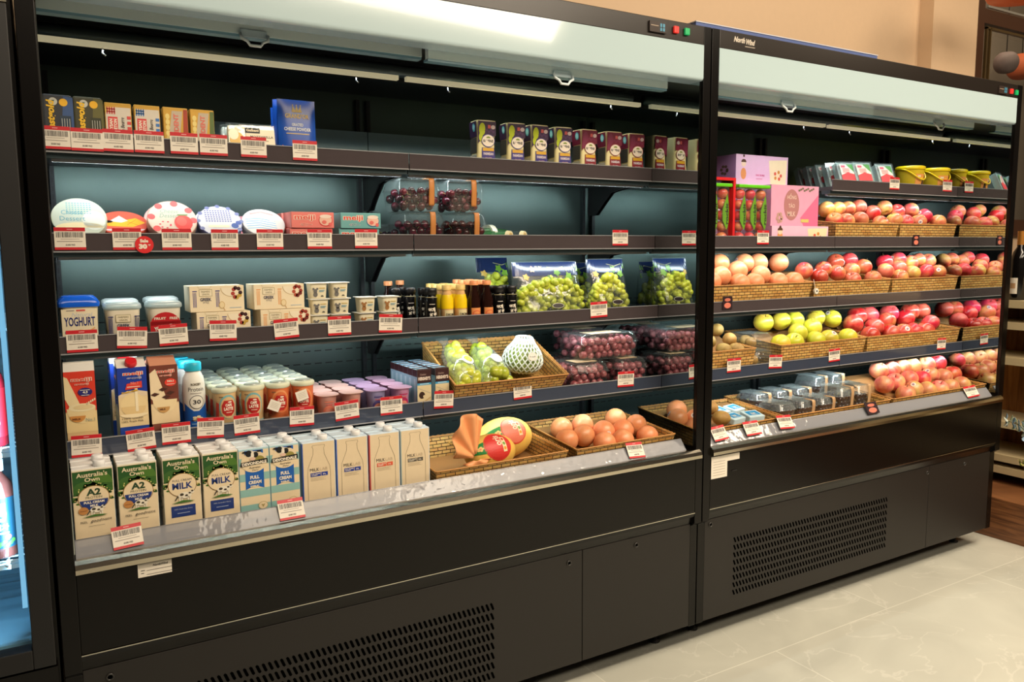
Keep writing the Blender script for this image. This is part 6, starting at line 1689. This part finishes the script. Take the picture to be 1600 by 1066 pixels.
def bucket(label, x, y, rz=0):
    g = thing('yellow_bucket', label, 'bucket', (x, y, Z1), (0, 0, radians(rz))); yl = mat((236, 206, 20), .3)
    m_ = M().loft([(0, .044, .044), (.003, .047, .047), (.096, .056, .056)], clear_mat('bucket_wall', (0.95, 0.85, 0.2), .4, .1, .6, (0.92, 0.70, 0.05)), 32); m_.build('bucket_body', g)
    m_ = M().loft([(.094, .060, .060), (.098, .061, .061), (.106, .060, .060), (.109, .054, .054)], yl, 32); m_.build('lid', g)
    m_ = M().tube([(.060 * sin(t), -.060 * cos(t) , .094 - .045 * cos(t) ** 2 if abs(t) < 1.57 else .094) for t in [(-1.57 + i * .224) for i in range(15)]], .0030, yl, 6); m_.build('handle', g)
    a = Art(); a.rect(-.030, .012, .030, .074, C(222, 150, 80)); a.ell(.006, .05, .014, .012, C(236, 190, 60), 2); a.poly([(-.004, .012), (.022, .012), (.016, .05), (.008, .056)], C(60, 40, 34), 3); a.ell(-.008, .024, .007, .007, C(70, 60, 40), 3); a.rect(-.022, .06, -.006, .068, C(220, 210, 180), 3)
    m_ = M(); a.put(m_, face_round(lambda z: .0475 + .0095 * z / .1), .006); m_.build('wrap_label', g); return g


bucket('yellow lidded bucket beside the strawberry trays', XY(1421, 265, .30), .296); bucket('yellow lidded bucket nearest the mirrored side wall', min(3.470, XY(1463, 265, .30)), .296, -12)
bucket('yellow lidded bucket behind the one beside the trays', XY(1418, 265, .42), .425, 20); 

# baskets of fruit; the pile of each lies on a sloping inner board
def shelf_basket(label, k, x0, x1, h, d=.29, liner=((.055, .009), (.165, .112), (.27, .112)), yo=.008):
    return setb(basket(label, x1 - x0, d, h, liner=liner, hb=h + .03), x0, x1, SH[k][0] + yo, [Z1, Z2, Z3, Z4][k])


shelf_basket('long wicker basket of apples on the second shelf, right bay', 1, 2.70, 3.105, .078)
shelf_basket('wicker basket of apples on the second shelf, against the side wall', 1, 3.115, 3.525, .078)
ptsA = [(120, 675), (250, 670), (320, 640), (355, 700, 'dark'), (430, 665), (540, 700, 'red'), (655, 685), (790, 660, 'green'), (775, 735, 'dark'), (890, 680, 'red'), (985, 690), (1075, 715, 'dark'), (1090, 690), (15, 750, 'red'), (110, 775), (235, 765), (400, 790), (420, 735), (490, 770), (600, 780), (720, 780), (880, 780), (960, 765), (1030, 760, 'dark'), (1145, 780), (30, 680), (-20, 700), (-60, 760), (-110, 780)]
for xa, xb, wd_ in ((2.712, 3.093, 'nearer second shelf basket'), (3.127, 3.513, 'further second shelf basket')):
    pile('apples in the ' + wd_, ptsA, 'pink', .0345, .262, Z2 + .082, .95, wd_, xa, xb, 5.33, 1300, 200, 1.538)
shelf_basket('wicker basket of grapefruit at the left end of the third shelf', 2, 1.85, 2.55, .078)
shelf_basket('wicker basket of apples on the third shelf beside the grapefruit basket', 2, 2.56, 3.04, .078)
shelf_basket('wicker basket of apples on the third shelf, against the side wall', 2, 3.05, 3.525, .078)
ptsO = [(365, 195), (490, 195), (240, 280), (125, 300), (390, 300), (525, 300), (645, 300), (255, 350), (190, 350), (130, 400), (395, 400), (525, 400), (650, 400), (770, 395), (820, 365), (60, 330), (60, 400)]
pile('grapefruit on the third shelf', ptsO, 'ora', .0375, .246, Z3 + .083, .95, 'third shelf basket', 1.862, 2.538, 5.92, 1100, 370, 1.314)
B_ = [(960, 330, 'red'), (1020, 340, 'dark'), (1120, 325, 'red'), (1225, 235, 'red'), (1210, 335, 'red'), (1400, 255, 'red'), (1360, 335), (1550, 245), (1520, 345)]
Cc = [(40, 255, 'red'), (190, 265), (330, 240, 'dark'), (335, 320), (440, 225, 'red'), (430, 280), (525, 235), (0, 340), (435, 345), (550, 330), (640, 220), (700, 225), (690, 320, 'red'), (810, 220, 'dark'), (880, 230, 'red'), (960, 225, 'dark'), (825, 320, 'red'), (925, 320, 'red'), (1030, 310, 'red')]
for xa, xb, wd_ in ((2.572, 3.028, 'nearer third shelf basket'), (3.062, 3.513, 'further third shelf basket')):
    pile('apples in the ' + wd_, B_ + [((x + (1330 - 1100) * 5.92), y) + tuple(r_) for x, y, *r_ in Cc], 'pink', .0350, .242, Z3 + .080, .95, wd_, xa, xb, 5.92, 1100, 370, 1.314)
# fourth shelf
shelf_basket('wicker basket of pale kiwis at the left end of the fourth shelf', 3, 1.85, 2.225, .080)
shelf_basket('wicker basket of yellow green apples on the fourth shelf', 3, 2.36, 2.86, .080)
shelf_basket('wicker basket of large red apples on the fourth shelf, against the side wall', 3, 2.87, 3.525, .080)
ptsG = [(570, 760), (735, 750), (440, 840), (600, 860), (830, 770), (690, 840), (790, 880), (940, 870), (1060, 860), (1200, 870), (990, 770), (850, 980), (975, 965), (1105, 960), (1235, 940)]
pile('yellow green apples on the fourth shelf', ptsG, 'green', .0385, .224, Z4 + .082, .90, 'fourth shelf basket', 2.372, 2.848, 5.92, 1100, 370, 1.085)
D_ = [(1210, 690), (1250, 820), (1390, 690), (1400, 840), (1540, 690), (1560, 830)] + [(x + 1361.6, y) for x, y in ((310, 800), (340, 700), (450, 775), (510, 700), (610, 700), (680, 780), (780, 740), (870, 690), (960, 690), (1010, 730), (180, 900), (300, 900), (420, 890), (530, 880), (640, 865), (860, 840), (960, 840), (1040, 820))]
pile('large red apples on the fourth shelf', [(x, y) + (('dark',) if i % 3 else ('red',)) for i, (x, y) in enumerate(D_)], 'dark', 0.0410, .230, Z4 + .078, .90, 'fourth shelf basket', 2.882, 3.513, 5.92, 1100, 370, 1.085)
pile('pale kiwis on the fourth shelf', [(150, 920), (110, 980), (180, 1000), (250, 1000), (90, 900), (280, 960)], 'kiwi', .0245, .220, Z4 + .075, .7, 'fourth shelf basket', 1.864, 2.211, 5.92, 1100, 370)
def kiwi_pack(label, x, y, z):
    g = clamshell(label, .122, .12, .062, KIW, .025, int(x * 77), None, False, 0, 1, 'kiwi_clamshell', .94, 'fruit pack', .9); g.location = (x, y + .008, z)
    for c_ in g.children:
        if c_.name.startswith('fruit'): c_.location.z = .004
kiwi_pack('kiwi clamshell on top of the stack between the two baskets', 2.2925, .195, Z4 + .065); kiwi_pack('kiwi clamshell at the bottom of the stack between the two baskets', 2.2925, .185, Z4); kiwi_pack('kiwi clamshell lying deeper behind the pale kiwi basket', 2.16, .46, Z4)

# deck of the right cabinet
setb(basket('wicker basket of kiwis and small blue packs at the left end of the deck', .375, .27, .066, liner=((.022, .008), (.25, .06))), 1.855, 2.23, .052, ZDk, 5)
setb(basket('wicker basket of dark grape clamshells on the deck', .60, .30, .066, liner=((.022, .008), (.275, .02))), 2.245, 2.845, .052, ZDk, 5)
setb(basket('wicker basket of apples on the deck, beside the side wall', .655, .30, .066, liner=((.058, .008), (.22, .092), (.275, .092))), 2.865, 3.52, .052, ZDk, 5)
pile('kiwis on the deck', [(100, 740), (200, 820), (150, 880), (110, 830), (190, 740)], 'kiwi', .026, .105, ZDk + .062, .5, 'deck basket', 1.90, 2.038, 5.92, 1100, 500)
for i, (x, y, rz) in enumerate(((2.082, .112, 10), (2.165, .108, -6), (2.085, .188, 8), (2.165, .190, 14))):
    m_ = M(); m_.box(-.035, .035, 0, .055, 0, .022, mat((196, 222, 232), .3)); a = Art(); a.rect(-.024, .012, .026, .046, C(36, 140, 200)); a.text('ice', 0, .022, .012, WHT, 2, w=.02, bold=.04); a.rect(-.014, .016, .014, .018, WHT, 2)
    a.put(m_, lambda x2, y2, L: (x2, y2, .022 + OFF * L)); o = m_.build('small_blue_pack', bevel=.003); o.location = (x, y, ZDk + .040 + (y - .05) * .12); o.rotation_euler = (radians(12), 0, radians(rz))
    tag_(o, 'small pale pack with a blue label beside the deck kiwis, ' + ('front left', 'front right', 'rear left', 'rear right')[i] + ' one', 'pack')
SHINY = clear_mat('shiny_plastic', (0.95, 0.97, 0.97), gloss=0.5, rough=0.08, haze=0.10)
CL_ = [(2.32, .10, .033, .105), (2.435, .10, .033, .105), (2.55, .10, .033, .105), (2.66, .10, .033, .095), (2.765, .10, .033, .095), (2.34, .225, .05, .105), (2.455, .225, .05, .105), (2.57, .225, .05, .105)]
for i, (x, y, dz, w) in enumerate(CL_):
    g = clamshell(('flat' if i < 3 or i > 4 else 'tall') + ' dark grape clamshell in the deck basket, ' + ORD[i % 5] + ' from the left in the ' + ('front' if i < 5 else 'rear') + ' row', w, .11, .062 if not 3 <= i <= 4 else .092, BLUEG, .0105, 60 + i, (.02,) if i >= 1 else None, False, 5, nl=3, CL=SHINY)
    g.location = (x, y, ZDk + dz)
for i, x in enumerate((2.67, 2.775)):
    g = clamshell('tall dark grape clamshell in the deck basket, behind the ' + ('left' if i == 0 else 'right') + ' front tall one', .095, .11, .100, BLUEG, .0105, 80 + i, (.015,), False, 5, nl=4, CL=SHINY); g.location = (x, .225, ZDk + .05)
F_ = [(330, 600), (450, 610), (550, 600), (340, 500), (450, 500), (550, 500), (410, 400), (240, 430), (570, 410), (690, 410), (800, 400, 'red'), (735, 520), (650, 530, 'red'), (840, 510), (950, 500, 'red'), (890, 390), (990, 400), (1080, 490), (1120, 370), (1060, 300), (1170, 450), (1200, 340), (1250, 445, 'red'), (650, 620), (760, 610), (880, 590), (985, 570), (1090, 560), (1210, 545)]
pile('apples on the deck', F_, 'pale', .0390, .105, ZDk + .062, .62, 'deck basket', 2.875, 3.51, 5.92, 1330, 500, .850)

# ======================= price tags =======================
T_ = [(64, 111, 232, 0, 'in front of the navy cheese packet'), (112, 162, 235, 0, 'in front of the olive cheese packet'), (162, 209, 236, 0, 'in front of the red wrapped butter block'), (211, 257, 238, 0, 'in front of the blue wrapped butter block'),
      (267, 310, 240, 0, 'in front of the gold butter with a rust corner'), (313, 356, 242, 0, 'in front of the gold butter with a green corner'), (377, 417, 245, 0, 'below the mozzarella tray'), (458, 496, 250, 0, 'below the blue cheese bags'),
      (86, 135, 391, 1, 'below the teal lettered round cheese'), (177, 222, 391, 1, 'below the mango round cheese'), (254, 300, 391, 1, 'below the strawberry round cheese'), (331, 373, 391, 1, 'below the blueberry round cheese'), (402, 443, 390, 1, 'below the white round cheese'), (481, 519, 389, 1, 'below the pink dessert boxes'), (555, 590, 388, 1, 'below the teal dessert boxes'), (957, 981, 384, 1, 'on the empty stretch of the second shelf'),
      (105, 154, 552, 2, 'below the blue lidded yoghurt tub'), (183, 230, 546, 2, 'below the greek yoghurt tubs'), (250, 295, 541, 2, 'below the red patched yoghurt tub'), (328, 370, 534, 2, 'below the navy column multipacks'), (430, 468, 530, 2, 'below the orange column multipacks'), (513, 549, 525, 2, 'below the koala cups'), (592, 628, 521, 2, 'below the bear cups'), (923, 949, 497, 2, 'below the green grape bags'),
      (112, 160, 717, 3, 'below the red milk carton'), (200, 245, 706, 3, 'below the blue milk carton'), (254, 299, 696, 3, 'below the brown milk carton'), (308, 350, 687, 3, 'below the protein bottles'), (367, 407, 681, 3, 'below the cream latte cups'), (453, 491, 668, 3, 'below the orange latte cups'), (525, 562, 658, 3, 'below the pink yoghurt cups'), (595, 629, 650, 3, 'below the magenta yoghurt cups'), (678, 708, 640, 3, 'below the chocolate drink boxes'), (803, 831, 625, 3, 'below the tilted grape basket'), (965, 990, 606, 3, 'below the red grape clamshells'),
      (178, 226, 860, 4, 'on the deck riser below the green cartons'), (438, 478, 815, 4, 'on the deck riser below the cow cartons'), (984, 1009, 718, 4, 'on the deck riser below the grapefruit basket'),
      (1390, 1405, 296, 0, 'below the strawberry trays'), (1473, 1487, 299, 0, 'below the yellow buckets'), (1183, 1201, 382, 1, 'below the apple tubes'), (1136, 1157, 583, 3, 'below the pale kiwi basket'), (1201, 1221, 577, 3, 'below the kiwi clamshells'), (1295, 1312, 566, 3, 'below the yellow green apples'), (1464, 1477, 547, 3, 'below the large red apples'),
      (1118, 1139, 690, 4, 'on the right riser below the kiwis'), (1168, 1191, 682, 4, 'on the right riser below the blue packs'), (1220, 1242, 672, 4, 'on the right riser below the grape clamshells'), (1513, 1531, 622, 4, 'on the right riser below the deck apples')]
rolls = {2: -.03}
for i, t in enumerate(T_): tag(*t, roll=(.03 * ((i * 7) % 5 - 2) if t[3] >= 2 else 0))
# sale disc
y = SH[1][0] - .0055; p = onY(225.5, 382.5, y); m_ = M(); m_.loft([(0, .020, .020), (.0008, .020, .020)], mat((216, 40, 44), .4), 30); a = Art(); a.text('Sale', 0, .005, .008, WHT, 1, w=.018, bold=.05); a.text('30', -.003, -.010, .012, WHT, 1, w=.018, bold=.07); a.text('%', .011, -.004, .005, WHT, 1, w=.006, bold=.05)
a.put(m_, lambda x, z, L: (x, z, .0008 + OFF * L)); o = m_.build('sale_disc'); o.location = p; o.rotation_euler = (pi / 2, 0, 0); tag_(o, 'round red sale disc stuck beside the price tag of the mango cheese', 'sticker')
# small dark picture labels on the right cabinet
for u0, u1, v, k, l in ((1129, 1144, 484, 2, 'on the third shelf rail below the grapefruit'), (1426, 1436, 384, 1, 'on the second shelf rail below the apples'), (1357, 1375, 648, 4, 'on the deck riser below the dark grapes')):
    y = SH[k][0] - .0035 if k < 4 else .012; p0 = onY(u0, v, y); p1 = onY(u1, v, y); w = p1.x - p0.x; m_ = M(); m_.box(-w / 2, w / 2, 0, .001, 0, .046, C(40, 22, 30)); a = Art(); a.ell(0, .014, w * .34, .010, C(214, 120, 100)); a.ell(0, .034, w * .3, .006, C(196, 110, 90)); a.put(m_, face_front(0))
    o = m_.build('picture_label'); o.location = ((p0.x + p1.x) / 2, y, max(p0.z, (SH[k][2] if k < 4 else .682))); o.rotation_euler = (-.5 if k == 4 else 0, 0, 0); tag_(o, 'small dark picture label ' + l, 'label')
# fruit sticker reel hanging from the third shelf basket
p = onY(1275, 455, .18); m_ = M().loft([(-.004, .011, .011), (.004, .011, .011)], C(222, 218, 206), 20); m_.loft([(-.0045, .004, .004), (.0045, .004, .004)], DK, 12); m_.xf(Matrix.Rotation(pi / 2, 4, 'X')); m_.tube([(-.004, 0, .010), (-.008, .003, .03), (-.006, .008, .045)], .0012, C(220, 216, 206), 5); o = m_.build('white_tag_reel'); o.location = p; tag_(o, 'small white reel hanging from the rim between the grapefruit and apple baskets', 'reel')
